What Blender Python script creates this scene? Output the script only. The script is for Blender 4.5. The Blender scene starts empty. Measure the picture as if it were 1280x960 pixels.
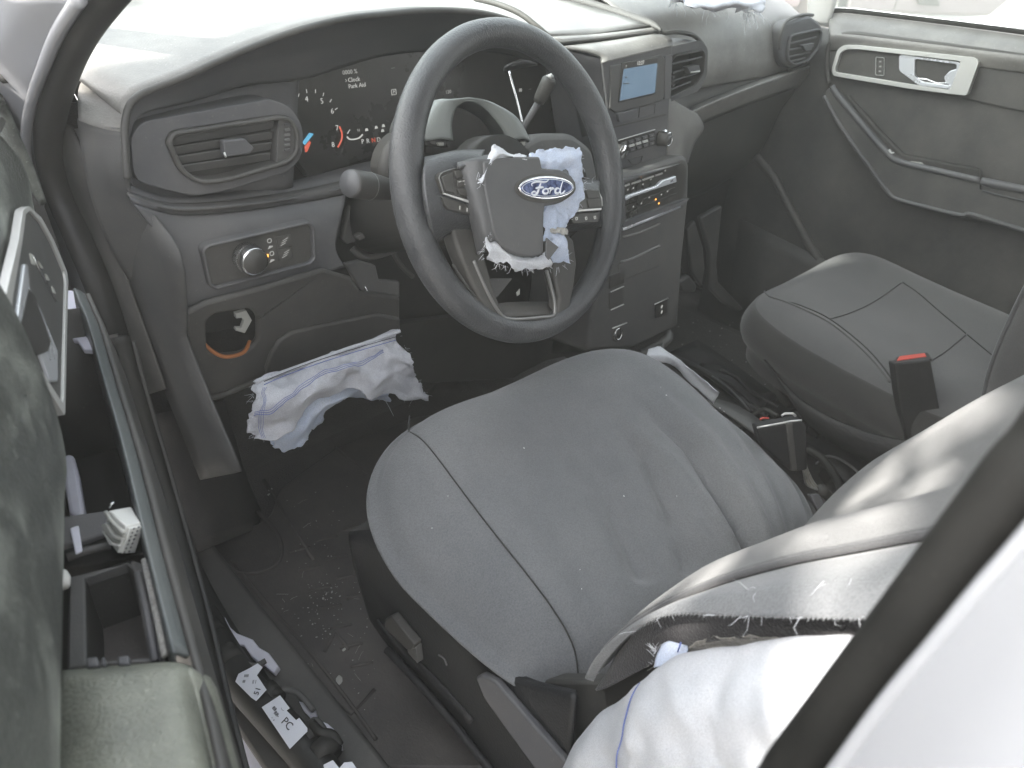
import bpy, bmesh, math, random
from mathutils import Vector, Matrix, noise
random.seed(7)
C = bpy.context.scene.collection
SC = bpy.context.scene
R = math.radians

# ------------------------------------------------------------------ camera
CAM = Vector((-.655, -.640, 1.025)); YAW, PITCH, ROLL, FPX = R(46), R(34.2), R(5), 950.0
_f = Vector((math.sin(YAW)*math.cos(PITCH), math.cos(YAW)*math.cos(PITCH), -math.sin(PITCH)))
_r0 = Vector((math.cos(YAW), -math.sin(YAW), 0)); _u0 = _r0.cross(_f)
_r = _r0*math.cos(ROLL) + _u0*math.sin(ROLL); _u = _u0*math.cos(ROLL) - _r0*math.sin(ROLL)
cd = bpy.data.cameras.new('camera'); cam = bpy.data.objects.new('camera', cd); C.objects.link(cam)
cam.matrix_world = Matrix(((_r.x, _u.x, -_f.x, CAM.x), (_r.y, _u.y, -_f.y, CAM.y), (_r.z, _u.z, -_f.z, CAM.z), (0, 0, 0, 1)))
cd.sensor_width = 36; cd.lens = 36*FPX/1280; cd.clip_start = .02; cd.clip_end = 500
cd.dof.use_dof = True; cd.dof.focus_distance = .98; cd.dof.aperture_fstop = 9.0
SC.camera = cam

# ------------------------------------------------------------------ light
SUN_EL, SUN_AZ = 42.0, 290.0            # azimuth of the sun, degrees clockwise from the car's nose
w = bpy.data.worlds.new('World'); SC.world = w; w.use_nodes = True
nt = w.node_tree; bg = nt.nodes['Background']
sky = nt.nodes.new('ShaderNodeTexSky'); sky.sky_type = 'NISHITA'; sky.sun_disc = False
sky.sun_elevation = R(SUN_EL); sky.sun_rotation = R(SUN_AZ); sky.dust_density = 2.0
hs = nt.nodes.new('ShaderNodeHueSaturation'); hs.inputs['Saturation'].default_value = .30    # blue of the sky muted towards white for a neutral colour balance
nt.links.new(sky.outputs[0], hs.inputs['Color']); nt.links.new(hs.outputs[0], bg.inputs[0]); bg.inputs[1].default_value = .15
sl = bpy.data.lights.new('sun', 'SUN'); sl.energy = 2.2; sl.angle = R(.5); sl.color = (1, .95, .88)
sun = bpy.data.objects.new('sun', sl); C.objects.link(sun)
_s = Vector((math.sin(R(SUN_AZ))*math.cos(R(SUN_EL)), math.cos(R(SUN_AZ))*math.cos(R(SUN_EL)), math.sin(R(SUN_EL))))
sun.rotation_euler = _s.to_track_quat('Z', 'Y').to_euler(); sun.location = _s*8
SC.view_settings.view_transform = 'Standard'; SC.view_settings.look = 'None'; SC.view_settings.gamma = 1
SC.view_settings.exposure = 3.25
SC.render.engine = 'CYCLES'
SC.cycles.use_denoising = True
SC.cycles.max_bounces = 10; SC.cycles.diffuse_bounces = 6; SC.cycles.transparent_max_bounces = 16
SC.cycles.caustics_reflective = False; SC.cycles.caustics_refractive = False

# ------------------------------------------------------------------ measuring helpers
def ray(px, py): return _f*FPX + _r*(px-640) - _u*(py-480)
def at(px, py, X=None, Y=None, Z=None):
    """the point of a real plane (X, Y or Z = const, in metres) that was measured at this place"""
    d = ray(px, py)
    t = (X-CAM.x)/d.x if X is not None else (Y-CAM.y)/d.y if Y is not None else (Z-CAM.z)/d.z
    return CAM + d*t
class Fr:
    def __init__(s, o, x, n):
        s.o = Vector(o); s.n = Vector(n).normalized(); x = Vector(x); s.x = (x - s.n*x.dot(s.n)).normalized(); s.y = s.n.cross(s.x)
    def px(s, px, py):
        d = ray(px, py); t = s.n.dot(s.o-CAM)/s.n.dot(d); p = CAM + d*t - s.o
        return (p.dot(s.x), p.dot(s.y))
    def P(s, l): return [s.px(*q) for q in l]
    def w(s, u, v, h=0.): return s.o + s.x*u + s.y*v + s.n*h
    def up(s, h): return Fr(s.o + s.n*h, s.x, s.n)
    def mat(s, u, v, h=0., rot=0.):
        a = s.x*math.cos(rot)+s.y*math.sin(rot); b = s.y*math.cos(rot)-s.x*math.sin(rot); p = s.w(u, v, h)
        return Matrix(((a.x, b.x, s.n.x, p.x), (a.y, b.y, s.n.y, p.y), (a.z, b.z, s.n.z, p.z), (0, 0, 0, 1)))

# ------------------------------------------------------------------ materials
def new_mat(name):
    m = bpy.data.materials.new(name); m.use_nodes = True
    return m, m.node_tree.nodes, m.node_tree.links, m.node_tree.nodes['Principled BSDF']
def plastic(name, col, rough=.5, dust=.25, dcol=(.30, .28, .25), grain=700, bump=.12, scale=7., spec=.5, metal=0., coat=0., ramp=(.38, .72), detail=9):
    m, N, L, b = new_mat(name)
    tc = N.new('ShaderNodeTexCoord')
    n1 = N.new('ShaderNodeTexNoise'); n1.inputs['Scale'].default_value = scale; n1.inputs['Detail'].default_value = detail; n1.inputs['Roughness'].default_value = .65
    L.new(tc.outputs['Object'], n1.inputs['Vector'])
    rp = N.new('ShaderNodeValToRGB'); rp.color_ramp.elements[0].position = ramp[0]; rp.color_ramp.elements[1].position = ramp[1]
    L.new(n1.outputs['Fac'], rp.inputs[0])
    n3 = N.new('ShaderNodeTexNoise'); n3.inputs['Scale'].default_value = 260; n3.inputs['Detail'].default_value = 3
    L.new(tc.outputs['Object'], n3.inputs['Vector'])
    sp = N.new('ShaderNodeValToRGB'); sp.color_ramp.elements[0].position = .66; sp.color_ramp.elements[1].position = .76
    L.new(n3.outputs['Fac'], sp.inputs[0])
    mu = N.new('ShaderNodeMath'); mu.operation = 'MULTIPLY_ADD'; L.new(rp.outputs[0], mu.inputs[0]); mu.inputs[1].default_value = dust
    m2 = N.new('ShaderNodeMath'); m2.operation = 'MULTIPLY'; L.new(sp.outputs[0], m2.inputs[0]); m2.inputs[1].default_value = dust*.8
    L.new(m2.outputs[0], mu.inputs[2])
    mx = N.new('ShaderNodeMix'); mx.data_type = 'RGBA'; L.new(mu.outputs[0], mx.inputs[0])
    mx.inputs[6].default_value = (*col, 1); mx.inputs[7].default_value = (*dcol, 1)
    L.new(mx.outputs[2], b.inputs['Base Color'])
    rr = N.new('ShaderNodeMapRange'); L.new(n1.outputs['Fac'], rr.inputs[0])
    rr.inputs[1].default_value = .3; rr.inputs[2].default_value = .7; rr.inputs[3].default_value = max(.03, rough-.08); rr.inputs[4].default_value = min(1, rough+.12)
    L.new(rr.outputs[0], b.inputs['Roughness'])
    b.inputs['Metallic'].default_value = metal; b.inputs['Specular IOR Level'].default_value = spec; b.inputs['Coat Weight'].default_value = coat
    if bump:
        n2 = N.new('ShaderNodeTexNoise'); n2.inputs['Scale'].default_value = grain; n2.inputs['Detail'].default_value = 2
        L.new(tc.outputs['Object'], n2.inputs['Vector'])
        bp = N.new('ShaderNodeBump'); bp.inputs['Strength'].default_value = bump; bp.inputs['Distance'].default_value = .002
        L.new(n2.outputs['Fac'], bp.inputs['Height']); L.new(bp.outputs[0], b.inputs['Normal'])
    return m
def fabric(name, col, col2, scale=900, bump=.35, rough=.9, sheen=.25, blot=10, trans=0., rib=None):
    m, N, L, b = new_mat(name)
    tc = N.new('ShaderNodeTexCoord')
    n1 = N.new('ShaderNodeTexNoise'); n1.inputs['Scale'].default_value = blot; n1.inputs['Detail'].default_value = 8; n1.inputs['Roughness'].default_value = .7
    L.new(tc.outputs['Object'], n1.inputs['Vector'])
    rp = N.new('ShaderNodeValToRGB'); rp.color_ramp.elements[0].position = .35; rp.color_ramp.elements[1].position = .7
    L.new(n1.outputs['Fac'], rp.inputs[0])
    mx = N.new('ShaderNodeMix'); mx.data_type = 'RGBA'; L.new(rp.outputs[0], mx.inputs[0])
    mx.inputs[6].default_value = (*col, 1); mx.inputs[7].default_value = (*col2, 1)
    n2 = N.new('ShaderNodeTexNoise'); n2.inputs['Scale'].default_value = scale; n2.inputs['Detail'].default_value = 2
    L.new(tc.outputs['Object'], n2.inputs['Vector'])
    m3 = N.new('ShaderNodeMix'); m3.data_type = 'RGBA'; m3.blend_type = 'MULTIPLY'; m3.inputs[0].default_value = .45
    cr = N.new('ShaderNodeValToRGB'); cr.color_ramp.elements[0].position = .3; cr.color_ramp.elements[0].color = (.45, .45, .45, 1); cr.color_ramp.elements[1].position = .65
    L.new(n2.outputs['Fac'], cr.inputs[0]); L.new(mx.outputs[2], m3.inputs[6]); L.new(cr.outputs[0], m3.inputs[7])
    L.new(m3.outputs[2], b.inputs['Base Color'])
    b.inputs['Roughness'].default_value = rough; b.inputs['Sheen Weight'].default_value = sheen; b.inputs['Specular IOR Level'].default_value = .25
    h = n2.outputs['Fac']
    if rib:
        wv = N.new('ShaderNodeTexWave'); wv.bands_direction = rib; wv.inputs['Scale'].default_value = 190; wv.inputs['Distortion'].default_value = .6
        L.new(tc.outputs['Object'], wv.inputs['Vector'])
        ad = N.new('ShaderNodeMath'); ad.operation = 'ADD'; L.new(h, ad.inputs[0]); L.new(wv.outputs['Fac'], ad.inputs[1]); h = ad.outputs[0]
    bp = N.new('ShaderNodeBump'); bp.inputs['Strength'].default_value = bump; bp.inputs['Distance'].default_value = .0015
    L.new(h, bp.inputs['Height']); L.new(bp.outputs[0], b.inputs['Normal'])
    if trans:
        tr = N.new('ShaderNodeBsdfTranslucent'); L.new(m3.outputs[2], tr.inputs[0])
        ms = N.new('ShaderNodeMixShader'); ms.inputs[0].default_value = trans
        out = N['Material Output']; L.new(b.outputs[0], ms.inputs[1]); L.new(tr.outputs[0], ms.inputs[2]); L.new(ms.outputs[0], out.inputs[0])
    return m
def glass(name, tint=(.86, .93, .92)):
    m, N, L, b = new_mat(name); out = N['Material Output']
    tr = N.new('ShaderNodeBsdfTransparent'); tr.inputs[0].default_value = (*tint, 1)
    gl = N.new('ShaderNodeBsdfGlossy'); gl.inputs['Roughness'].default_value = .02
    lw = N.new('ShaderNodeFresnel'); lw.inputs[0].default_value = 1.45
    ms = N.new('ShaderNodeMixShader'); L.new(lw.outputs[0], ms.inputs[0]); L.new(tr.outputs[0], ms.inputs[1]); L.new(gl.outputs[0], ms.inputs[2])
    L.new(ms.outputs[0], out.inputs[0]); return m
def glow(name, col, s):
    m, N, L, b = new_mat(name); b.inputs['Base Color'].default_value = (*[c*.3 for c in col], 1)
    b.inputs['Emission Color'].default_value = (*col, 1); b.inputs['Emission Strength'].default_value = s; return m

M = {}
M['dash'] = plastic('dash_soft_plastic', (.070, .071, .076), .55, .22)
M['dashtop'] = plastic('dusty_dash_top', (.125, .12, .115), .38, .6, (.42, .41, .38), scale=5, bump=.2, grain=420)
M['dash2'] = plastic('lower_dash_plastic', (.060, .060, .059), .6, .2)
M['dark'] = plastic('dark_plastic', (.042, .041, .038), .55, .18)
M['black'] = plastic('black_recess', (.022, .021, .019), .7, .1)
M['gloss'] = plastic('black_gloss_plastic', (.034, .033, .030), .3, .10, bump=.0, spec=.4)
M['wheel'] = plastic('wheel_vinyl', (.045, .047, .050), .34, .16, (.22, .22, .22), grain=480, bump=.45, scale=14)
M['pad'] = plastic('airbag_cover_plastic', (.064, .066, .069), .5, .14, grain=600, bump=.15)
M['rubber'] = plastic('weather_seal_rubber', (.016, .0155, .014), .6, .10, (.2, .19, .16), bump=.1)
M['paint'] = plastic('white_car_paint', (.66, .66, .69), .3, .06, (.5, .48, .45), bump=0, coat=.6, scale=3)
M['primer'] = plastic('white_inner_metal', (.60, .60, .68), .45, .25, (.35, .33, .33), bump=0, scale=30)
M['trim'] = plastic('grey_metal_trim', (.20, .20, .195), .32, .1, bump=0, metal=.5)
M['chrome'] = plastic('satin_chrome', (.80, .80, .80), .2, .06, bump=0, metal=1.)
M['satin'] = plastic('champagne_satin_trim', (.60, .60, .58), .35, .1, (.4, .38, .34), bump=0, metal=.35)
M['silver'] = plastic('silver_painted_bar', (.74, .76, .80), .28, .05, bump=0, metal=.5)
M['seat'] = fabric('grey_seat_cloth', (.128, .134, .142), (.185, .189, .194), blot=3.6, scale=560, bump=.5)
M['seatb'] = fabric('grey_ribbed_seat_cloth', (.096, .098, .100), (.122, .123, .124), blot=6, scale=560, bump=.5, rib='X')
M['pseat'] = fabric('dark_grey_seat_cloth', (.078, .077, .077), (.098, .096, .095), blot=8)
M['pside'] = fabric('shade_darkened_seat_cloth', (.038, .037, .036), (.05, .048, .046), blot=8)  # seat cloth darkened to paint in the shade on the cushion side
M['seam'] = fabric('seam_thread', (.02, .02, .02), (.03, .03, .03))
M['pipe'] = fabric('seat_piping', (.075, .075, .078), (.09, .09, .092))
M['net'] = fabric('black_backing_net', (.030, .028, .032), (.05, .048, .05), scale=500, bump=.8)
M['foam'] = fabric('frayed_foam', (.26, .25, .23), (.42, .41, .38), scale=300, bump=1., blot=60)
M['bag'] = fabric('white_airbag_cloth', (.62, .64, .68), (.70, .71, .74), scale=1100, bump=.25, sheen=.1, blot=14, trans=.15)
M['bagb'] = fabric('bluish_airbag_cloth', (.56, .64, .80), (.68, .73, .84), scale=900, bump=.3, sheen=.1, blot=22, trans=.2)
M['bagd'] = fabric('soiled_airbag_cloth', (.50, .51, .56), (.64, .65, .69), scale=900, bump=.4, sheen=.1, blot=26, trans=.15)
M['thread'] = plastic('blue_thread', (.12, .16, .40), .7, 0, bump=0)
M['shroud'] = plastic('grey_green_shroud', (.21, .225, .215), .45, .1, grain=500)
M['valance'] = plastic('black_seat_plastic', (.016, .016, .017), .5, .05, grain=400, bump=.3, spec=.3)
M['ridge'] = plastic('grey_green_ridge', (.075, .085, .085), .34, .15, bump=0)
M['carpet'] = fabric('charcoal_carpet', (.050, .047, .043), (.078, .072, .066), scale=420, bump=1.2, blot=9)
M['mat'] = plastic('rubber_floor_mat', (.060, .055, .051), .6, .5, (.16, .145, .13), grain=300, bump=.3, scale=9)
M['doorpad'] = plastic('dapple_painted_door_vinyl', (.075, .080, .073), .36, .75, (.37, .39, .35), grain=380, bump=.5, scale=13, ramp=(.45, .72), detail=3)  # pale blotches paint dappled sunlight into the vinyl colour
M['armrest'] = plastic('dusty_armrest_vinyl', (.11, .116, .098), .36, .6, (.36, .37, .30), grain=420, bump=.6, scale=10)
M['sealdark'] = plastic('black_pillar_seal', (.008, .008, .007), .65, .05, bump=.1, spec=.2)
M['shadedpaint'] = plastic('shade_darkened_white_paint', (.26, .265, .28), .35, .25, (.33, .32, .315), bump=0, coat=.4, scale=3)  # white body paint darkened to put the pillars' shade into its colour
M['door'] = plastic('door_plastic', (.044, .044, .042), .55, .2, grain=400, bump=.3)
M['white'] = plastic('white_nylon', (.66, .66, .63), .5, .1, (.4, .38, .35), bump=0)
M['whited'] = plastic('grey_nylon', (.40, .40, .37), .55, .15, bump=0)
M['tag'] = plastic('white_paper_tag', (.66, .68, .74), .6, .12, (.4, .38, .36), bump=0, scale=40)
M['ink'] = plastic('black_ink', (.02, .02, .025), .7, 0, bump=0)
M['red'] = plastic('red_button', (.50, .06, .04), .4, .1, bump=0)
M['orange'] = plastic('orange_wire', (.38, .13, .035), .5, .1, bump=0)
M['loom'] = plastic('braided_wire_sleeve', (.30, .27, .21), .6, .5, (.02, .02, .02), scale=160, bump=0)
M['blue'] = plastic('blue_enamel', (.010, .018, .070), .5, .8, (.16, .20, .36), bump=0, spec=.2, scale=90, ramp=(.44, .58))  # pale blotches paint mottled reflections into the enamel colour
M['print'] = glow('white_print', (.85, .85, .80), .055)
M['printdim'] = glow('dim_white_print', (.7, .7, .66), .045)
M['amber'] = glow('amber_lamp', (1., .42, .08), .3)
M['redlit'] = glow('red_lit_print', (.8, .16, .10), .08)
M['bluelit'] = glow('blue_lit_needle', (.15, .5, .75), .09)
M['glass'] = glass('window_glass')
M['ground'] = plastic('pale_concrete', (.42, .40, .37), .85, .5, (.28, .26, .24), grain=60, bump=.3, scale=1.2)
M['pinkcar'] = plastic('silver_mauve_paint', (.20, .165, .18), .35, .15, bump=0, coat=.5, scale=2)
M['tyre'] = plastic('tyre_rubber', (.03, .03, .03), .8, .3)
M['bark'] = plastic('tree_bark', (.12, .095, .07), .9, .4, grain=40, bump=1.)
M['leaf'] = plastic('tree_leaf', (.06, .10, .03), .5, .3, (.09, .13, .04), bump=0)
M['headliner'] = fabric('pale_headliner', (.34, .33, .31), (.38, .37, .35))

def screen_mat():
    m, N, L, b = new_mat('lit_display'); tc = N.new('ShaderNodeTexCoord')
    n = N.new('ShaderNodeTexNoise'); n.inputs['Scale'].default_value = 18; n.inputs['Detail'].default_value = 3
    L.new(tc.outputs['Object'], n.inputs[0]); rp = N.new('ShaderNodeValToRGB')
    rp.color_ramp.elements[0].color = (.09, .15, .22, 1); rp.color_ramp.elements[1].color = (.22, .32, .42, 1)
    L.new(n.outputs[0], rp.inputs[0]); L.new(rp.outputs[0], b.inputs['Emission Color']); b.inputs['Emission Strength'].default_value = .10
    b.inputs['Base Color'].default_value = (.03, .04, .05, 1); b.inputs['Roughness'].default_value = .2; return m
M['screen'] = screen_mat()

# ------------------------------------------------------------------ object helpers
def link(name, me, mat, parent=None, label=None):
    o = bpy.data.objects.new(name, me); C.objects.link(o)
    if mat is not None:
        me.materials.clear(); me.materials.append(M[mat])
    if parent is not None:
        o.parent = parent; o.matrix_parent_inverse = root_inv(parent)
    if label: o['label'] = label
    return o
def root_inv(p):
    q = Vector((0, 0, 0)); 
    while p is not None: q = q + (p.location if p.type == 'EMPTY' else Vector((0, 0, 0))); p = None
    return Matrix.Translation(-q)
def thing(name, label, cat, loc, group=None):
    o = bpy.data.objects.new(name, None); C.objects.link(o); o.location = loc; o.empty_display_size = .05
    o['label'] = label; o['category'] = cat
    if group: o['group'] = group
    return o
def tag(o, label, cat, group=None, kind=None):
    o['label'] = label; o['category'] = cat
    if group: o['group'] = group
    if kind: o['kind'] = kind
    return o
def bm_obj(name, bm, mat, parent=None, label=None, smooth=False, bevel=0, seg=2, solid=0, sub=0, off=-1):
    bmesh.ops.recalc_face_normals(bm, faces=bm.faces) if not solid else None
    me = bpy.data.meshes.new(name); bm.to_mesh(me); bm.free()
    if smooth: me.polygons.foreach_set('use_smooth', [True]*len(me.polygons))
    o = link(name, me, mat, parent, label)
    if sub:
        s = o.modifiers.new('subd', 'SUBSURF'); s.levels = s.render_levels = sub
    if solid:
        s = o.modifiers.new('thick', 'SOLIDIFY'); s.thickness = solid; s.offset = off
    if bevel:
        b = o.modifiers.new('edge', 'BEVEL'); b.width = bevel; b.segments = seg; b.limit_method = 'ANGLE'; b.angle_limit = R(35)
        if seg > 1: 
            me.polygons.foreach_set('use_smooth', [True]*len(me.polygons)); b.harden_normals = False
            me.set_sharp_from_angle(angle=R(50)) if hasattr(me, 'set_sharp_from_angle') else None
    return o
def roundpoly(p, r, n=4):
    """round the corners of a closed 2D polygon"""
    if r <= 0: return p
    out = []; k = len(p)
    for i in range(k):
        a, b, c = Vector(p[i-1]), Vector(p[i]), Vector(p[(i+1) % k])
        d1, d2 = (a-b), (c-b); l = min(r, d1.length*.45, d2.length*.45)
        q1, q2 = b+d1.normalized()*l, b+d2.normalized()*l
        for j in range(n+1):
            t = j/n; out.append(tuple(q1*(1-t)**2 + b*2*t*(1-t) + q2*t*t))
    return out
def plate(name, fr, poly, h0, h1, mat, parent=None, holes=(), bevel=.0015, seg=2, label=None, rnd=0):
    """a slab with an outline in the plane of fr, from h0 (back) to h1 (front), with optional holes"""
    poly = roundpoly(poly, rnd); bm = bmesh.new()
    edges = []
    for loop in [poly]+[list(h) for h in holes]:
        vs = [bm.verts.new(fr.w(u, v, h1)) for u, v in loop]
        edges += [bm.edges.new((vs[i], vs[(i+1) % len(vs)])) for i in range(len(vs))]
    if holes: bmesh.ops.triangle_fill(bm, use_beauty=True, use_dissolve=False, edges=edges, normal=fr.n)
    else: bm.faces.new(list(bm.verts))
    for f in bm.faces:
        f.normal_update()
        if f.normal.dot(fr.n) < 0: f.normal_flip()
    ext = bmesh.ops.extrude_face_region(bm, geom=list(bm.faces))
    vs = [g for g in ext['geom'] if isinstance(g, bmesh.types.BMVert)]
    bmesh.ops.translate(bm, verts=vs, vec=fr.n*(h0-h1))
    return bm_obj(name, bm, mat, parent, label, bevel=bevel, seg=seg)
def inset(poly, d):
    """move every edge of a closed polygon inwards by d"""
    a = sum(poly[i-1][0]*poly[i][1]-poly[i][0]*poly[i-1][1] for i in range(len(poly))); s = 1 if a > 0 else -1
    out = []; n = len(poly)
    for i in range(n):
        p0, p1, p2 = Vector(poly[i-1]), Vector(poly[i]), Vector(poly[(i+1) % n])
        e1, e2 = (p1-p0), (p2-p1)
        if e1.length < 1e-9 or e2.length < 1e-9: out.append(tuple(p1)); continue
        e1.normalize(); e2.normalize(); n1 = Vector((-e1.y, e1.x))*s; n2 = Vector((-e2.y, e2.x))*s
        b = (n1+n2); q = b.length
        if q < .2: out.append(tuple(p1+n1*d)); continue
        b.normalize(); out.append(tuple(p1 + b*(d/max(.35, b.dot(n1)))))
    return out
def ring(name, fr, poly, d, h0, h1, mat, parent=None, rnd=0, bevel=.001, seg=2, label=None):
    p = roundpoly(poly, rnd); return plate(name, fr, p, h0, h1, mat, parent, holes=[inset(p, d)], bevel=bevel, seg=seg, label=label)
def box(name, fr, c, s, mat, parent=None, bevel=.001, rot=None, label=None, mesh=None, seg=1):
    bm = bmesh.new(); bmesh.ops.create_cube(bm, size=1)
    Mx = fr.mat(*c); T = Mx @ (rot or Matrix.Identity(4)) @ Matrix.Diagonal((s[0], s[1], s[2], 1))
    bm.transform(T); return bm_obj(name, bm, mat, parent, label, bevel=bevel, seg=seg)
def cr(p0, p1, p2, p3, t):
    return .5*((2*p1) + (p2-p0)*t + (2*p0-5*p1+4*p2-p3)*t*t + (3*p1-p0-3*p2+p3)*t**3)
def spline(pts, n, closed=False):
    pts = [Vector(p) for p in pts]; k = len(pts); out = []
    for i in range(k if closed else k-1):
        if closed: a, b, c, d = pts[i-1], pts[i], pts[(i+1) % k], pts[(i+2) % k]
        else: a, b, c, d = pts[max(i-1, 0)], pts[i], pts[i+1], pts[min(i+2, k-1)]
        out += [cr(a, b, c, d, j/n) for j in range(n)]
    if not closed: out.append(pts[-1].copy())
    return out
def surf(name, rows, mat, parent=None, n=(6, 6), solid=.003, label=None, fn=None, smooth=True, off=-1, flat=False):
    """smooth sheet through a grid of measured points (rows of equal length)"""
    rows = [[Vector(p) for p in r] for r in rows]
    g = [spline(r, n[1]) for r in rows] if n[1] > 1 else rows
    cols = [spline([r[i] for r in g], n[0]) for i in range(len(g[0]))] if n[0] > 1 else [[r[i] for r in g] for i in range(len(g[0]))]
    bm = bmesh.new(); nu, nv = len(cols), len(cols[0])
    V = [[bm.verts.new(fn(p, i/(nu-1), j/(nv-1)) if fn else p) for j, p in enumerate(c)] for i, c in enumerate(cols)]
    for i in range(nu-1):
        for j in range(nv-1):
            try: bm.faces.new((V[i][j], V[i+1][j], V[i+1][j+1], V[i][j+1]))
            except ValueError: pass
    # face the sheet towards the open side of the car (the camera's side of the sheet)
    bm.normal_update(); c = sum((f.normal.dot(CAM-f.calc_center_median()) for f in bm.faces))
    if c < 0: bmesh.ops.reverse_faces(bm, faces=bm.faces)
    me = bpy.data.meshes.new(name); bm.to_mesh(me); bm.free()
    if smooth: me.polygons.foreach_set('use_smooth', [True]*len(me.polygons))
    o = link(name, me, mat, parent, label)
    if solid:
        s = o.modifiers.new('thick', 'SOLIDIFY'); s.thickness = solid; s.offset = off
    return o
def tube_bm(bm, pts, r, k=8, closed=False, cap=True, flat=1.):
    pts = [Vector(p) for p in pts]; n = len(pts); rr = r if hasattr(r, '__len__') else [r]*n
    if len(rr) != n: rr = [rr[min(int(i/(n-1)*(len(rr)-1)), len(rr)-2)]*(1-(i/(n-1)*(len(rr)-1))%1 if i < n-1 else 0) + rr[min(int(i/(n-1)*(len(rr)-1)), len(rr)-2)+1]*((i/(n-1)*(len(rr)-1))%1 if i < n-1 else 1) for i in range(n)]
    t = (pts[1]-pts[0]).normalized(); a = t.orthogonal().normalized(); rings = []
    for i in range(n):
        t = ((pts[(i+1) % n] if closed or i < n-1 else pts[i]) - (pts[i-1] if closed or i > 0 else pts[i])).normalized()
        a = (a - t*a.dot(t)).normalized(); b = t.cross(a)
        rings.append([bm.verts.new(pts[i] + (a*math.cos(2*math.pi*j/k) + b*math.sin(2*math.pi*j/k)*flat)*rr[i]) for j in range(k)])
    for i in range(n if closed else n-1):
        A, B = rings[i], rings[(i+1) % n]
        for j in range(k): bm.faces.new((A[j], A[(j+1) % k], B[(j+1) % k], B[j]))
    if cap and not closed:
        bm.faces.new(rings[0][::-1]); bm.faces.new(rings[-1])
def tube(name, pts, r, mat, parent=None, k=8, closed=False, sub=1, label=None, flat=1.):
    bm = bmesh.new(); tube_bm(bm, spline(pts, sub, closed) if sub > 1 else pts, r, k, closed, flat=flat)
    return bm_obj(name, bm, mat, parent, label, smooth=True)
def text(name, s, fr, u, v, size, mat, parent=None, h=.0006, rot=0., align='CENTER', ext=.0002, label=None, sx=1.):
    c = bpy.data.curves.new(name, 'FONT'); c.body = s; c.size = size; c.align_x = align; c.align_y = 'CENTER'; c.extrude = ext
    c.resolution_u = 2; c.materials.append(M[mat]); t = bpy.data.objects.new(name, c)
    dg = None
    C.objects.link(t); bpy.context.view_layer.update()
    me = bpy.data.meshes.new_from_object(t.evaluated_get(bpy.context.evaluated_depsgraph_get()))
    bpy.data.objects.remove(t); me.transform(fr.mat(u, v, h, rot) @ Matrix.Diagonal((sx, 1, 1, 1)))
    return link(name, me, mat, parent, label)
def lerp2(a, b, t): return (a[0]+(b[0]-a[0])*t, a[1]+(b[1]-a[1])*t)
def span(poly, v):
    xs = []
    for i in range(len(poly)):
        a, b = poly[i-1], poly[i]
        if (a[1]-v)*(b[1]-v) < 0: xs.append(a[0]+(b[0]-a[0])*(v-a[1])/(b[1]-a[1]))
    return (min(xs), max(xs)) if len(xs) >= 2 else None
def crumple(amp, sc, seed=0):
    o = Vector((seed*3.1, seed*1.7, seed*.9))
    return lambda p, u, v: p + Vector((noise.noise(p*sc+o), noise.noise(p*sc+o+Vector((9, 2, 4))), noise.noise(p*sc+o+Vector((3, 8, 1)))))*amp + Vector((noise.noise(p*sc*2.7+o), noise.noise(p*sc*2.7-o), noise.noise(p*sc*2.7+o*2)))*amp*.4
def ragged(base, amp, au=True, av=True):
    def f(p, u, v):
        e = max(max(0, (abs(2*u-1)-.78)/.22) if au else 0, max(0, (abs(2*v-1)-.78)/.22) if av else 0)
        return base(p, u, v) + Vector((noise.noise(p*150), noise.noise(p*150+Vector((5, 1, 2))), noise.noise(p*150+Vector((1, 7, 3)))))*amp*e + Vector((noise.noise(p*60), noise.noise(p*60+Vector((5, 1, 2))), noise.noise(p*60+Vector((1, 7, 3)))))*amp*e
    return f
def fray(name, pts, mat, parent, n=40, l=.012, seed=1, down=Vector((0, 0, -1)), r=.0004):
    r *= .6; l *= .75; n = int(n*.7)
    rnd = random.Random(seed); bm = bmesh.new(); pts = [Vector(p) for p in pts]
    for i in range(n):
        t = rnd.random()*(len(pts)-1); k = min(int(t), len(pts)-2); p = pts[k].lerp(pts[k+1], t-k)
        d = (down + Vector((rnd.uniform(-.9, .9), rnd.uniform(-.9, .9), rnd.uniform(-.6, .6)))).normalized()
        q = p + d*l*rnd.uniform(.1, 1.)**1.5; e = q + (d+Vector((rnd.uniform(-1, 1), rnd.uniform(-1, 1), rnd.uniform(-.8, .3)))).normalized()*l*rnd.uniform(.2, .6)
        tube_bm(bm, [p, q, e], [r, r*.8, r*.4], 4)
    o = bm_obj(name, bm, mat, parent); o['kind'] = 'stuff'; return o

# ================================================================== the setting
def sheet(name, x0, x1, y0, y1, z, mat, nx=1, ny=1, amp=0):
    bm = bmesh.new(); V = [[bm.verts.new((x0+(x1-x0)*i/nx, y0+(y1-y0)*j/ny, z + (amp*noise.noise(Vector((i*.9, j*.9, 2))) if amp else 0))) for j in range(ny+1)] for i in range(nx+1)]
    for i in range(nx):
        for j in range(ny): bm.faces.new((V[i][j], V[i+1][j], V[i+1][j+1], V[i][j+1]))
    return bm_obj(name, bm, mat)
g = sheet('ground', -30, 30, -30, 30, -.42, 'ground'); g['kind'] = 'structure'

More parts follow.
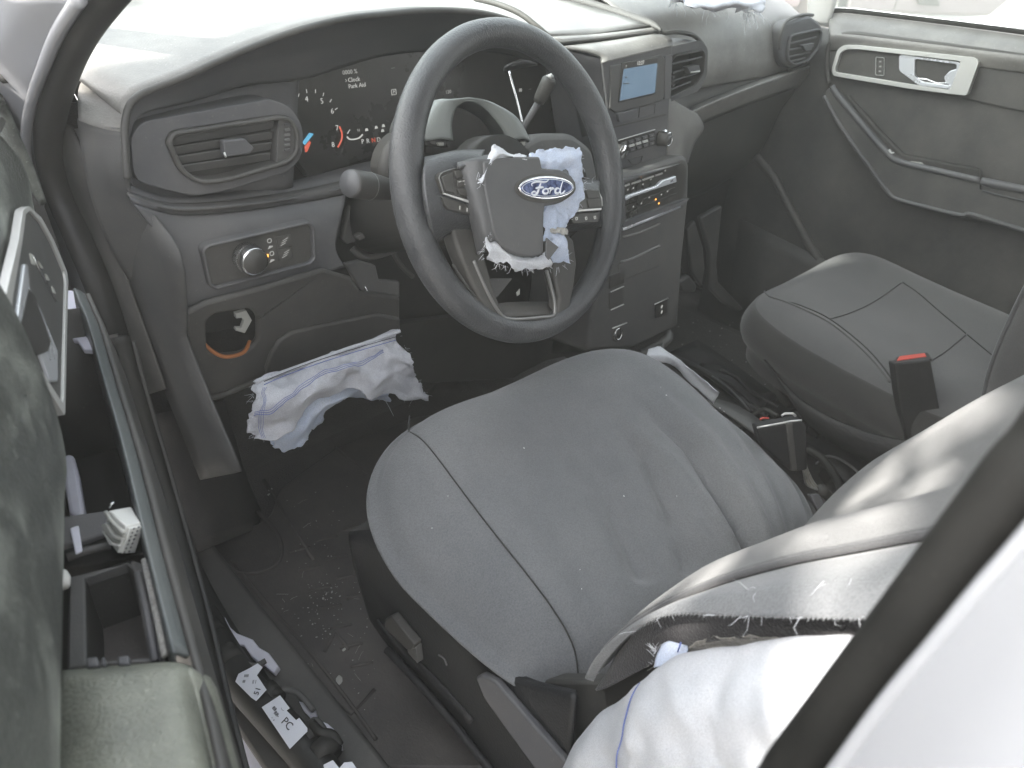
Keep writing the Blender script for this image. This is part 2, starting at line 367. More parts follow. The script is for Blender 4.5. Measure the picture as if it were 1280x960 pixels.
# floor of the cabin: tunnel, footwells and toe board in one pressed sheet
prof = [(-.44, .02), (-.40, .0), (.24, .0), (.30, .10), (.50, .10), (.56, .0), (1.16, .0), (1.20, .03)]
rows = []
for y, dz in ((-1.9, 0), (-.9, 0), (-.3, 0), (.42, 0), (.50, .05), (.68, .30), (.74, .66)):
    rows.append([Vector((x, y, max(z, dz) + (.0 if dz == 0 else .02*(1 if .28 < x < .52 else 0)))) for x, z in prof])
fl = surf('floor', rows, 'carpet', n=(3, 3), solid=.01, fn=crumple(.003, 14, 3)); fl['kind'] = 'structure'

# ------------------------------------------------------------------ car body (painted shell, pillars, seals, glass)
body = thing('car_body', 'white painted car body shell with black door seals framing the cabin', 'car', (.39, 0, 0))
FXL = Fr((-.42, 0, 0), (0, -1, 0), (-1, 0, 0))       # plane of the driver door opening, seen from outside
# A pillar: door seal
def sealp(l, x): return [at(a, b, X=(x(a, b) if callable(x) else x)) for a, b in l]
sl_pts = sealp([(128, -2), (98, 45), (80, 85), (68, 125), (62, 160), (64, 200), (78, 250), (100, 300)], -.415)
sl_top = [Vector((-.335, -.72, 1.26)), Vector((-.34, -.45, 1.235)), Vector((-.355, -.22, 1.135)), Vector((-.385, -.06, 1.01))]
low = [Vector((-.415, .335, .50)), Vector((-.418, .31, .30)), Vector((-.424, .24, .16)), Vector((-.43, .12, .098)), Vector((-.432, -.2, .085)), Vector((-.432, -.46, .09))]
tube('weather_seal', sl_top+sl_pts+low, .0200, 'rubber', body, k=14, sub=8, flat=.8)
# painted A pillar outside the seal: a broad flat face with a rolled edge
inner = sealp([(118, -2), (84, 45), (64, 85), (52, 125), (47, 160), (48, 200), (62, 250), (84, 300), (120, 380)], -.425)
mid = sealp([(80, -2), (58, 40), (42, 85), (28, 125), (20, 165), (22, 210), (36, 260), (60, 310), (100, 390)], -.436)
out = sealp([(24, -2), (8, 40), (-12, 85), (-28, 125), (-40, 165), (-40, 210), (-20, 260), (4, 320), (60, 400)], -.455)
out2 = [p + Vector((-.01, .07, .0)) for p in out]
surf('front_pillar', [inner, mid, out, out2], 'shadedpaint', body, n=(5, 4), solid=.004)
tube('pillar_ridge', sealp([(100, -2), (72, 42), (54, 85), (40, 125), (33, 165), (35, 210), (50, 258)], -.4395), .006, 'shadedpaint', body, sub=5)
# fender and windscreen pillar beyond, roof rail, roof
rail = [Vector((-.42, .42, .90)), Vector((-.39, .10, 1.06)), Vector((-.365, -.10, 1.19)), Vector((-.345, -.4, 1.27)), Vector((-.34, -.9, 1.29)), Vector((-.35, -2.2, 1.27))]
HDR = -.02
def roofrow(y, z, s=.0): return [Vector((-.36, y-s, z-.05)), Vector((-.30, y, z-.005)), Vector((0, y, z+.02)), Vector((.39, y, z+.03)), Vector((.78, y, z+.02)), Vector((1.08, y, z-.005)), Vector((1.14, y-s, z-.05))]
surf('roof', [roofrow(HDR, 1.235, .16), roofrow(-.4, 1.27), roofrow(-1.2, 1.29), roofrow(-2.3, 1.25)], 'headliner', body, n=(4, 4), solid=.02)
tube('windscreen_pillar', [Vector((-.46, .62, .80)), Vector((-.43, .40, .94)), Vector((-.39, .16, 1.10)), Vector((-.36, -.06, 1.205)), Vector((-.35, -.4, 1.262))], .022, 'paint', body, sub=6)
tube('windscreen_pillar', [Vector((1.22, .62, .80)), Vector((1.20, .42, .92)), Vector((1.17, .16, 1.10)), Vector((1.14, -.06, 1.205)), Vector((1.13, -.4, 1.262))], .03, 'satin', body, sub=6)
surf('windscreen', [[Vector((-.42, .72, .83)), Vector((.39, .86, .84)), Vector((1.2, .72, .83))], [Vector((-.39, .34, 1.04)), Vector((.39, .44, 1.07)), Vector((1.17, .34, 1.04))], [Vector((-.345, -.02, 1.225)), Vector((.39, .0, 1.262)), Vector((1.125, -.02, 1.225))]], 'glass', body, n=(5, 5), solid=0)
# cowl: the black glass band at the foot of the windscreen
cow = [at(112, 50, Z=.812), at(152, 33, Z=.818), at(238, 14, Z=.826), at(316, 2, Z=.832), at(420, -14, Z=.835), at(620, -40, Z=.84)]
surf('screen_base_band', [cow, [p+Vector((0, .03, .025)) for p in cow], [p+Vector((-.0, .07, .05)) for p in cow]], 'dark', body, n=(2, 4), solid=.004)
surf('cowl', [[Vector((-.46, .62, .79)), Vector((.39, .80, .81)), Vector((1.22, .62, .79))], [Vector((-.5, .95, .80)), Vector((.39, 1.05, .84)), Vector((1.3, .95, .80))], [Vector((-.5, 1.7, .74)), Vector((.39, 1.8, .80)), Vector((1.3, 1.7, .74))]], 'paint', body, n=(4, 5), solid=.01)
# B pillar: seal strip and painted outer face, close to the camera
def bp(l, x0, x1, y0=960, y1=520): return [at(a, b, X=x0+(x1-x0)*(y0-b)/(y0-y1)) for a, b in l]
ctr = bp([(958, 1014), (1000, 960), (1070, 870), (1140, 780), (1210, 689), (1280, 598), (1350, 508)], -.45, -.40)
e1 = [Vector((-.462, -.585, .55)), Vector((-.468, -.57, .35)), Vector((-.46, -.55, .18)), Vector((-.44, -.50, .09))]
tp = [Vector((-.375, -.625, 1.0)), Vector((-.35, -.63, 1.12)), Vector((-.335, -.64, 1.22))]
tube('weather_seal', e1[::-1]+ctr+tp, .0125, 'sealdark', body, k=14, sub=8)
lip = bp([(1004, 1014), (1044, 960), (1104, 880), (1164, 810), (1222, 740), (1280, 674), (1345, 592)], -.462, -.412)
l2 = bp([(1052, 1014), (1092, 960), (1150, 880), (1208, 810), (1266, 740), (1324, 674), (1390, 592)], -.470, -.420)
l3 = [p + Vector((-.02, -.035, .01)) for p in l2]; l4 = [p + Vector((-.022, -.12, .0)) for p in l2]
surf('centre_pillar', [[p+Vector((.012, -.012, 0)) for p in lip], lip, l2, l3, l4], 'shadedpaint', body, n=(5, 5), solid=.003)
tube('pillar_flange', [p.lerp(q, .35)+Vector((-.001, .002, 0)) for p, q in zip(lip, l2)], .003, 'shadedpaint', body, sub=5)
surf('inner_pillar_trim', [[p+Vector((.03, -.03, 0)) for p in ctr], [p+Vector((.05, -.16, 0)) for p in ctr]], 'whited', body, n=(1, 4), solid=.004)
# sill: white rocker outside, torn white metal inside
rk = [at(360, 1000, X=-.466), at(336, 962, X=-.466), at(302, 914, X=-.466), at(272, 870, X=-.466)]
surf('rocker', [[p+Vector((-.07, 0, -.01)) for p in rk], rk, [p+Vector((.006, .0, -.006)) for p in rk], [p+Vector((.008, 0, -.06)) for p in rk]], 'primer', body, n=(4, 3), solid=.003)
FS = Fr((-.43, 0, .095), (0, -1, 0), (-.25, 0, .97))    # top face of the sill
plate('sill_panel', FS, [(-.34, -.055), (.75, -.055), (.75, .06), (-.34, .06)], -.05, 0, 'dark', body, bevel=.006)
tornpx = [(253, 738), (262, 752), (276, 765), (286, 778), (292, 790), (300, 797), (320, 805), (328, 815), (340, 822), (352, 838), (346, 847), (335, 838), (325, 832), (318, 826), (309, 812), (297, 812), (290, 805), (284, 794), (278, 796), (274, 783), (266, 778), (258, 765)]
plate('torn_metal_edge', FS, FS.P(tornpx), .002, .014, 'primer', body, bevel=.0015)
for pl in ([(376, 880), (384, 882), (396, 890), (400, 905), (390, 900), (382, 892)], [(398, 902), (412, 908), (420, 915), (416, 924), (405, 916)], [(418, 925), (428, 930), (430, 940), (420, 938)]):
    plate('torn_metal_edge', FS, FS.P(pl), .002, .009, 'primer', body, bevel=.001)
# passenger side: pillar trim, side wall, far pillars, rear shelf, rear glass surround
surf('pillar_trim', [[at(1008, -14, X=1.14), at(1010, 12, X=1.14), at(1004, 27, X=1.14)], [at(1022, -14, X=1.15), at(1020, 10, X=1.15), at(1018, 30, X=1.15)], [at(1050, -14, X=1.17), at(1043, 12, X=1.17), at(1036, 34, X=1.17)]], 'satin', body, n=(3, 3), solid=.004)
tube('weather_seal', [at(944, 195, X=1.12), at(968, 222, X=1.12), at(985, 255, X=1.12), at(1010, 302, X=1.12), at(1035, 345, X=1.12), at(1070, 420, X=1.12)], .011, 'door', body, sub=5)
for x, n in ((1.13, 'side_wall'), ):
    surf(n, [[Vector((x+.06, -.75, .0)), Vector((x+.06, -.75, .8))], [Vector((x+.06, -2.3, .0)), Vector((x+.06, -2.3, .8))]], 'door', body, n=(1, 1), solid=.03, smooth=False)
tube('centre_pillar', [Vector((1.17, -.72, .1)), Vector((1.17, -.72, .8)), Vector((1.12, -.75, 1.25))], .05, 'headliner', body, sub=4)
tube('rear_pillar', [Vector((1.17, -1.7, .7)), Vector((1.11, -1.75, 1.25))], .05, 'headliner', body, sub=2)
surf('side_wall', [[Vector((-.44, -.75, .0)), Vector((-.44, -.75, .8))], [Vector((-.44, -2.3, .0)), Vector((-.44, -2.3, .8))]], 'door', body, n=(1, 1), solid=.03, smooth=False)
tube('rear_pillar', [Vector((-.40, -1.7, .7)), Vector((-.34, -1.75, 1.25))], .05, 'headliner', body, sub=2)
surf('rear_bulkhead', [[Vector((-.44, -2.3, 0)), Vector((1.2, -2.3, 0))], [Vector((-.44, -2.3, .8)), Vector((1.2, -2.3, .8))]], 'dark', body, n=(1, 1), solid=.03, smooth=False)
surf('rear_bench', [[Vector((-.35, -1.1, .2)), Vector((1.15, -1.1, .2))], [Vector((-.35, -1.08, .42)), Vector((1.15, -1.08, .42))], [Vector((-.35, -1.6, .42)), Vector((1.15, -1.6, .42))], [Vector((-.35, -1.78, .95)), Vector((1.15, -1.78, .95))]], 'pseat', body, n=(3, 1), solid=.05)
# firewall behind the dashboard, inner wings beside it
surf('dash_crossmember', [[Vector((-.45, .38, .795)), Vector((.39, .38, .800)), Vector((1.2, .38, .795))], [Vector((-.45, .80, .79)), Vector((.39, .82, .80)), Vector((1.2, .80, .79))]], 'black', body, n=(2, 2), solid=.01)
for x in (-.455, 1.215): surf('inner_wing', [[Vector((x, .36 if x < 0 else .28, -.2)), Vector((x, .9, -.2))], [Vector((x, .36 if x < 0 else .28, .60)), Vector((x, .9, .60))], [Vector((x, .44, .80)), Vector((x, .9, .80))]], 'black', body, n=(1, 1), solid=.01, smooth=False)
surf('firewall', [[Vector((-.46, .76, -.05)), Vector((1.22, .76, -.05))], [Vector((-.46, .78, .82)), Vector((1.22, .78, .82))]], 'black', body, n=(1, 1), solid=.02, smooth=False)
# hinge pillar: dark kick trim below the end of the dashboard
FK0 = Fr((-.40, 0, 0), (0, -1, 0), (-1, 0, 0))
surf('kick_panel', [[at(66, 150, X=-.408), at(70, 230, X=-.408), at(92, 330, X=-.408), at(128, 430, X=-.408), at(158, 502, X=-.408)],
                    [at(88, 160, X=-.398), at(120, 235, X=-.398), at(150, 330, X=-.398), at(180, 415, X=-.398), at(205, 487, X=-.398)]], 'dark', body, n=(2, 4), solid=.004)
surf('cowl_side_trim', [[at(88, 162, X=-.396), at(119, 236, X=-.396), at(149, 331, X=-.396), at(180, 418, X=-.396), at(206, 490, X=-.394), at(250, 600, X=-.394)],
                        [at(150, 150, X=-.37), at(172, 240, X=-.37), at(222, 315, X=-.37), at(232, 400, X=-.37), at(238, 440, X=-.37), at(300, 590, X=-.37)]], 'dash2', body, n=(3, 4), solid=.004)
surf('dead_pedal_panel', [[at(185, 520, X=-.40), at(215, 600, X=-.40), at(250, 690, X=-.40)], [at(280, 500, Y=.46), at(310, 600, Y=.42), at(335, 655, Y=.38)]], 'mat', body, n=(3, 4), solid=.006)

# ------------------------------------------------------------------ outside: a parked car beyond the passenger window
pc = thing('parked_car', 'silver mauve car parked outside beyond the passenger window', 'car', (12.6, 4.3, -.42))
_o = at(1160, 19, Z=-.2); _d = at(1235, 23, Z=-.2)-at(1045, 15, Z=-.2); _d.z = 0
FPC = Fr((_o.x, _o.y, -.42), _d, (_d.y, -_d.x, 0))
pc.location = (_o.x, _o.y, -.42)
sid = [(-2.6, .30), (-1.95, .24), (-1.92, .5), (-1.75, .66), (-1.45, .66), (-1.28, .5), (-1.25, .22), (.6, .22), (1.0, .24), (1.35, .55), (1.6, .9), (1.0, 1.02), (.5, 1.45), (-1.1, 1.45), (-2.0, 1.0), (-2.65, .9)]
plate('body', FPC, sid, -1.7, 0, 'pinkcar', pc, bevel=.05, seg=3)
plate('side_window', FPC, [(-1.65, 1.03), (-1.05, 1.38), (.42, 1.38), (.8, 1.03)], 0, .006, 'gloss', pc, bevel=0)
plate('dark_side_block', FPC, FPC.P([(1144, -8), (1168, -8), (1172, 7), (1146, 5)]), 0, .05, 'tyre', pc, bevel=.01)  # dark block for an unidentified shape on the car side
tube('door_gap', [FPC.w(*FPC.px(1125, -12), .001), FPC.w(*FPC.px(1117, 12), .001)], .006, 'tyre', pc, k=6)
for u in (-1.6,):
    wv = tube('wheel', [FPC.w(u, .33, -.22), FPC.w(u, .33, -.02)], .33, 'tyre', pc, k=28)
    tube('rim', [FPC.w(u, .33, -.1), FPC.w(u, .33, -.01)], .21, 'chrome', wv, k=20)

# ------------------------------------------------------------------ unseen trees added beside the car, shaped to shade the cabin
SH = Vector((math.sin(R(SUN_AZ)), math.cos(R(SUN_AZ)), 0)); SE = Vector((-SH.y, -SH.x, 0)) if False else Vector((.342, .940, 0))
def grow(label, D, a, rad, crown, seed, nleaf):
    B = SH*D + SE*a; rt = random.Random(seed)
    tree = thing('added_shade_tree', label, 'tree', (B.x, B.y, -.42), 'unseen trees added for shade left of the car')
    tube('trunk', [B+Vector((0, 0, -.45)), B+Vector((.01, 0, .2)), B+Vector((0, .005, 1.6)), B+Vector((0, 0, 3.0)), B+Vector((-.02, .02, 4.0)), B+Vector((-.05, .05, 5.4))], [rad*1.35, rad*1.1, rad*1.01, rad, rad*.85, .06], 'bark', tree, k=24, sub=6)
    for k in range(9):
        t = k*2.4; z = 4.25+.12*k; L_ = rt.uniform(.35, .7); e = B + Vector((math.cos(t)*L_, math.sin(t)*L_, z+rt.uniform(.3, .8)))
        tube('added_tree_limb', [B+Vector((0, 0, z)), (B+Vector((0, 0, z))).lerp(e, .5)+Vector((0, 0, .05)), e], [.08, .05, .015], 'bark', tree, k=8, sub=3)
    bm = bmesh.new()
    for ca, cb, ra, rb, rh, n in crown:
        for i in range(n):
            while True:
                p = Vector((rt.uniform(-1, 1), rt.uniform(-1, 1), rt.uniform(-1, 1)))
                if p.length < 1 and noise.noise(p*2.3) > -.45: break
            Q = SH*(D+p.x*rh) + SE*(ca+p.y*ra); z = (cb + p.z*rb)/math.cos(R(SUN_EL)) + (D+p.x*rh)*math.tan(R(SUN_EL)); c = Q + Vector((0, 0, z))
            q = Vector((rt.gauss(0, 1), rt.gauss(0, 1), rt.gauss(0, 1)+1)).normalized(); t = q.orthogonal().normalized()*rt.uniform(.05, .10); b2 = q.cross(t)*.5
            bm.faces.new([bm.verts.new(c+v) for v in (-t, b2*1.0-t*.1, t, -b2*1.0-t*.1)])
    o = bm_obj('crown', bm, 'leaf', tree); o['kind'] = 'stuff'
grow('unseen thick trunked broadleaf tree added for shade left of the car nose', 3.0, -.12, .305, [(.22, 1.36, .80, .46, .6, 5200), (-.05, 1.05, .34, .26, .4, 1700), (.1, 2.1, 1.1, .6, .8, 2600)], 5, 0)
tk = bpy.data.objects['trunk']; tube('added_tree_limb', [SH*3+SE*a_+Vector((0, 0, z_)) for a_, z_ in ((.02, 3.05), (.14, 3.32), (.197, 3.55), (.20, 3.8), (.21, 4.1))], [.10, .075, .055, .055, .05], 'bark', tk.parent, k=10, sub=4)
grow('unseen slender broadleaf tree added for shade left of the driver door', 3.1, -.885, .205, [(-.95, 1.6, .5, .45, .5, 2000), (-.545, .62, .13, .34, .22, 24), (-.575, .25, .085, .10, .16, 24), (-.62, .31, .045, .10, .16, 16)], 8, 0)
tk = [o for o in bpy.data.objects if o.name.startswith('trunk')][-1]
for L_ in ([(-.80, 1.25), (-.64, 1.02), (-.56, .74), (-.53, .42)], [(-.56, .78), (-.49, .66), (-.45, .50)]): tube('added_tree_limb', [SH*3.1+SE*a_+Vector((0, 0, b_/math.cos(R(SUN_EL))+3.1*math.tan(R(SUN_EL)))) for a_, b_ in L_], [.022, .016, .010, .006], 'bark', tk.parent, k=8, sub=5)

# ================================================================== dashboard
dash = thing('dashboard', 'charcoal dashboard with binnacle hood, round-cornered air vents and sunlit dusty top', 'dashboard', (.39, .3, .5))
# driver binnacle hood: top sheet, rear lip, inner face
lipx = [(159, 224), (157, 190), (157, 150), (172, 121), (230, 96), (300, 65), (370, 39), (430, 24), (480, 18), (540, 13), (600, 16), (645, 28), (684, 46)]
lipY = [.225, .232, .240, .243, .245, .245, .245, .245, .245, .245, .245, .240, .228]
lip3 = [at(a, b, Y=y) for (a, b), y in zip(lipx, lipY)]
tube('hood_lip', lip3, .0042, 'dark', dash, k=10, sub=6)
# top of the hood running forward to the windscreen
tl = lip3[2:]
topn = []
for k in range(5):
    t = k/4; row = []
    for i, p in enumerate(tl):
        s = i/(len(tl)-1)
        e = Vector((p.x*1.0 + (-.05+.04*s)*t, .245 + (.325+.22*s)*t, p.z + (.004 if 0 < t else .003) + t*(.83-p.z) + .012*math.sin(math.pi*t)*(1-abs(s-.5))))
        row.append(e)
    topn.append(row)
surf('hood_top', topn, 'dashtop', dash, n=(4, 3), solid=.004)
# left end of the dash top, beyond the lip
surf('dash_end', [[at(157, 165, Y=.235), at(160, 132, Y=.245), at(185, 112, Y=.262), at(230, 92, Y=.30)],
                  [at(128, 160, Y=.26), at(126, 122, Y=.30), at(140, 100, Y=.33), at(190, 84, Y=.37)],
                  [at(98, 150, Y=.30), at(98, 112, Y=.34), at(112, 94, Y=.38), at(160, 78, Y=.43)]], 'dashtop', dash, n=(4, 4), solid=.004)
surf('dash_end_cap', [[at(158, 160, Y=.236), at(160, 215, Y=.232), at(166, 252, Y=.238), at(192, 286, Y=.232), at(222, 320, Y=.224)],
                      [at(128, 158, Y=.262), at(134, 215, Y=.25), at(140, 255, Y=.262), at(166, 300, Y=.258), at(204, 345, Y=.25)],
                      [at(96, 148, Y=.305), at(104, 205, Y=.29), at(116, 255, Y=.29), at(140, 315, Y=.29), at(180, 380, Y=.285)]], 'dash2', dash, n=(4, 4), solid=.004)
# defroster strip and loose metal clip at the far left of the dash top
surf('defroster_trim', [[at(118, 52, Y=.50), at(140, 55, Y=.50), at(162, 66, Y=.47)], [at(116, 66, Y=.47), at(138, 72, Y=.46), at(160, 76, Y=.45)]], 'dash2', dash, n=(3, 3), solid=.012)
tube('spring_clip', [at(95, 77, Y=.39), at(101, 83, Y=.385), at(108, 88.5, Y=.38), at(116, 88.5, Y=.378), at(126, 86, Y=.376)], .0016, 'chrome', dash, k=6, sub=4)
tube('spring_clip', [at(105, 66, Y=.42), at(112, 67, Y=.42), at(122, 76, Y=.40), at(132, 85, Y=.385)], .0016, 'chrome', dash, k=6, sub=4)
tube('spring_clip', [at(82, 112, Y=.36), at(91, 112.5, Y=.36), at(93, 117, Y=.355), at(112, 152, Y=.31)], .0010, 'chrome', dash, k=6, sub=2)
# inner face of the hood, from the lip down to the instrument glass
il = [(166, 232, .240), (163, 195, .246), (166, 158, .252), (184, 140, .262), (238, 128, .285), (306, 108, .305), (376, 100, .325), (430, 84, .334), (482, 70, .338), (540, 64, .338), (602, 64, .335), (650, 72, .32), (700, 88, .28)]
l3 = [at(a, b, Y=y) for a, b, y in il]
lipin = [p + Vector((0, .002, -.003)) for p in lip3]
surf('hood_inner_face', [lipin, [p.lerp(q, .5)+Vector((0, .006, .006)) for p, q in zip(lipin, l3)], l3], 'dash', dash, n=(5, 4), solid=.003)
# instrument cluster
FI = Fr((0, .338, .70), (1, 0, 0), (0, -.985, .17))
cl = plate('instrument_cluster', FI, FI.P([(366, 100), (430, 76), (500, 62), (600, 56), (690, 74), (720, 120), (716, 190), (640, 205), (520, 192), (470, 196), (388, 222), (362, 190)]), -.02, 0, 'gloss', dash, bevel=.002)
FT = FI.up(.0008)
tc = FI.px(400, 172)
def itext(s, px, py, size, mat='print', sx=1., par=cl): u, v = FI.px(px, py); return text('dial_number', s, FI, u, v, size, mat, par, h=.001, sx=sx)
for s, px, py in (('4', 383, 124), ('5', 402, 126.5), ('6', 415, 139), ('7', 421, 160), ('8', 416, 181), ('3', 368, 130)): itext(s, px, py, .0105)
for px, py, a in ((373, 119, 60), (383, 114, 92), (394, 114, 80), (404, 118, 62), (413, 126, 45), (420, 136, 20)):
    u, v = FI.px(px, py); b = box('dial_tick', FI, (u, v, .0008, R(a)), (.005, .0009, .0004), 'print', cl, bevel=0)
rc = [FI.px(a, b) for a, b in ((424, 158), (427, 166), (426.5, 175), (422, 184))]
tube('red_zone', [FI.w(u, v, .0008) for u, v in rc], .0013, 'redlit', cl, k=6, sub=4)
plate('needle', FI, FI.P([(377, 178), (386, 166), (391, 167), (380, 181)]), .001, .003, 'bluelit', cl, bevel=0)
plate('needle_tail', FI, FI.P([(380, 183), (386, 176), (388, 178), (383, 190), (381, 190)]), .001, .002, 'redlit', cl, bevel=0)
tube('gauge_arc', [FI.w(*FI.px(a, b), .0008) for a, b in ((433.5, 171), (437, 174), (443, 174), (449, 172), (453, 168))], .0012, 'print', cl, k=6, sub=4)
tube('gauge_arc', [FI.w(*FI.px(a, b), .0008) for a, b in ((434, 167), (437, 162))], .0007, 'print', cl, k=6)
itext('H', 448, 163, .006, 'printdim')
for s, px, m in (('P', 453, 'print'), ('R', 459.5, 'print'), ('N', 466.5, 'redlit'), ('D', 473, 'print')): itext(s, px, 177 + (px-453)*-.12, .0095, m)
for px, py in ((458, 162), (470, 159), (479, 157), (478, 163)):
    u, v = FI.px(px, py); plate('warning_lamp', FI, [(u-.003, v-.002), (u+.003, v-.002), (u+.0015, v+.002), (u-.0015, v+.002)], .0004, .0009, 'print', cl, bevel=0)
itext('0000 %', 437, 90, .0085, 'printdim'); itext('Clock', 442, 99.5, .0085); itext('Park Aid', 446, 107, .0085)
text('dial_number', '\u203a', FI, *FI.px(432, 100), .009, 'print', cl, h=.001)
u, v = FI.px(492, 115); ring('warning_lamp', FI, [(u-.0045, v-.004), (u+.0045, v-.004), (u+.0045, v+.004), (u-.0045, v+.004)], .0008, .0004, .0009, 'print', cl, rnd=.001, bevel=0); itext('P', 492, 115, .006)
itext('120', 560, 115, .008, 'printdim')
box('dial_tick', FI, (*FI.px(491, 85), .0008, 0), (.007, .0006, .0004), 'printdim', cl, bevel=0)
itext('70', 650, 113, .008); itext('\u2013', 662, 111, .010)
# bright trim edge of the instrument glass
tube('bright_trim_edge', [at(636, 89, Y=.20), at(641, 108, Y=.19), at(648, 134, Y=.18), at(653, 156, Y=.17)], .0022, 'chrome', dash, k=8, sub=3)
surf('hood_end_trim', [[at(632, 84, Y=.25), at(652, 76, Y=.25), at(668, 80, Y=.24)], [at(630, 90, Y=.27), at(650, 86, Y=.27), at(672, 82, Y=.26)]], 'dash', dash, n=(2, 2), solid=.003)

# mid ledges below the instruments
A = [(158, 230, .238), (215, 246, .246), (300, 238, .262), (385, 221, .285), (470, 200, .30), (545, 196, .30), (640, 205, .30), (716, 192, .29)]
B = [(160, 240, .236), (218, 254, .240), (302, 248, .250), (386, 235, .262), (470, 217, .27), (545, 210, .27), (640, 216, .27), (720, 205, .26)]
Bq = [(162, 246, .233), (221, 261, .230), (306, 256, .238), (388, 244, .248), (468, 228, .255), (545, 222, .255), (640, 228, .255), (722, 215, .25)]
Cq = [(168, 256, .230), (226, 270, .236), (310, 264, .245), (390, 252, .252), (466, 236, .26), (545, 230, .26), (640, 236, .26), (724, 225, .255)]
def r3(l): return [at(a, b, Y=y) for a, b, y in l]
surf('lower_fascia_ledge', [r3(A), r3(B)], 'dash', dash, n=(2, 4), solid=.004)
surf('lower_fascia_groove', [r3(B), r3(Bq)], 'dash2', dash, n=(2, 4), solid=.004)
surf('lower_fascia_ledge', [r3(Bq), r3(Cq)], 'dash', dash, n=(2, 4), solid=.004)
D1 = [(168, 255, .2295), (226, 269, .235), (310, 263, .244), (390, 251, .251), (432, 243, .256)]
D2 = [(192, 285, .224), (240, 290, .226), (315, 278, .230), (390, 264, .236), (430, 258, .240)]
D3 = [(222, 318, .217), (246, 322, .217), (320, 308, .219), (392, 292, .222), (424, 284, .226)]
D4 = [(229, 362, .214), (256, 366, .212), (325, 350, .213), (396, 328, .216), (420, 312, .220)]
D5 = [(232, 392, .218), (258, 386, .210), (330, 366, .210), (400, 342, .214), (432, 334, .218)]
surf('lower_fascia', [r3(D1), r3(D2), r3(D3), r3(D4), r3(D5)], 'dash', dash, n=(4, 5), solid=.004)

# left air vent
def vent(fr, outer, name_lab, slats, tab, podpoly=None, wheel=None, tilt=.0, depth=.03):
    t = ring('air_vent', fr, outer, .0055, -.03, .010, 'dark', dash, rnd=.012, bevel=.002)
    if name_lab: t['label'] = name_lab
    inn = inset(roundpoly(outer, .012), .005)
    plate('vent_back', fr, inn, -.020, -.015, 'black', t, bevel=0)
    vs = [p[1] for p in inn]; v0, v1 = min(vs), max(vs)
    for k in range(slats):
        s = (k+.6)/(slats+.2)
        u0, v0k = lerp2(fr.px(*tilt[0]), fr.px(*tilt[1]), s); u1, v1k = lerp2(fr.px(*tilt[2]), fr.px(*tilt[3]), s)
        c = ((u0+u1)/2, (v0k+v1k)/2); a = math.atan2(v1k-v0k, u1-u0); sp = span(inn, c[1])
        l = min(u1-u0, 9)
        box('vane', fr, (*c, -.006, a), (l-.001, .0115, .0022), 'dash2', t, bevel=.0008, rot=Matrix.Rotation(R(28), 4, 'X'))
    if tab:
        p = fr.P(tab); plate('vane_slider', fr, p, .002, .013, 'dash', t, bevel=.0015)
        q0, q1 = p[-1], p[-2]
        tube('slider_edge', [fr.w(*q0, .0135), fr.w(*q1, .0135)], .0012, 'satin', t, k=6)
    return t
FV = Fr((-.25, .243, .72), (1, 0, 0), (0, -.99, .10))
pod = FV.P([(162, 170), (176, 152), (210, 146), (340, 123), (364, 134), (378, 160), (377, 193), (362, 213), (282, 238), (240, 245), (205, 236), (166, 226)])
vo = FV.P([(204, 176), (212, 163), (346, 143), (361, 146), (371, 163), (370, 190), (357, 204), (282, 226), (247, 230), (222, 215)])
plate('vent_pod', FV, roundpoly(pod, .02), -.05, .003, 'dash', dash, holes=[roundpoly(vo, .012)], bevel=.010, seg=4)
lv = vent(FV, vo, None, 4, [(273, 174), (300, 171), (312, 183), (306, 190), (276, 194), (274, 188)], tilt=[(206, 172), (228, 220), (346, 148), (340, 204)])
plate('vent_side_panel', FV, FV.P([(346, 149), (361, 149), (367, 163), (366, 189), (356, 200), (344, 205)]), -.02, .004, 'dash2', lv, bevel=.001)
for k in range(6):
    px, py = 355.5+.9*math.sin(k), 154+k*6.3
    plate('thumbwheel_rib', FV, FV.P([(353, py), (359.5, py-1), (360, py+2), (353.5, py+3)]), .003, .0065, 'trim' if k in (1, 2, 3, 4) else 'dash', lv, bevel=.0005)

# headlamp switch panel
surf('pod_backing', [px_ for px_ in ([at(a, b, Y=y) for a, b, y in ((166, 146, .262), (240, 122, .290), (320, 100, .314), (374, 94, .334))], [at(a, b, Y=.272) for a, b in ((160, 200), (240, 190), (320, 172), (370, 170))], [at(a, b, Y=.262) for a, b in ((158, 248), (220, 258), (300, 252), (366, 234))])], 'dash', dash, n=(4, 3), solid=.003)
FH = Fr((-.25, .212, .59), (1, 0, 0), (0, -.995, .03))
hp = ring('switch_panel', FH, FH.P([(250, 311), (258, 304), (384, 275), (391, 281), (393, 322), (386, 330), (268, 361), (259, 356)]), .004, -.01, .006, 'dash', dash, rnd=.008, bevel=.002)
plate('panel_face', FH, inset(roundpoly(FH.P([(250, 311), (258, 304), (384, 275), (391, 281), (393, 322), (386, 330), (268, 361), (259, 356)]), .008), .0035), -.012, -.001, 'dark', hp, bevel=0)
ku, kv = FH.px(308, 320)
kb = tube('headlamp_knob', [FH.w(ku, kv, -.002), FH.w(ku, kv, .008), FH.w(ku, kv, .022), FH.w(ku, kv, .0235)], [.0185, .019, .0178, .0170], 'chrome', hp, k=40)
tube('knob_cap', [FH.w(ku, kv, .0225), FH.w(ku, kv, .0242)], [.0158, .0155], 'dark', kb, k=40)
bm = bmesh.new()
for k in range(44):
    a = 2*math.pi*k/44; c, s = math.cos(a), math.sin(a)
    tube_bm(bm, [FH.w(ku+.0188*c, kv+.0188*s, .001), FH.w(ku+.0186*c, kv+.0186*s, .012)], .0006, 4)
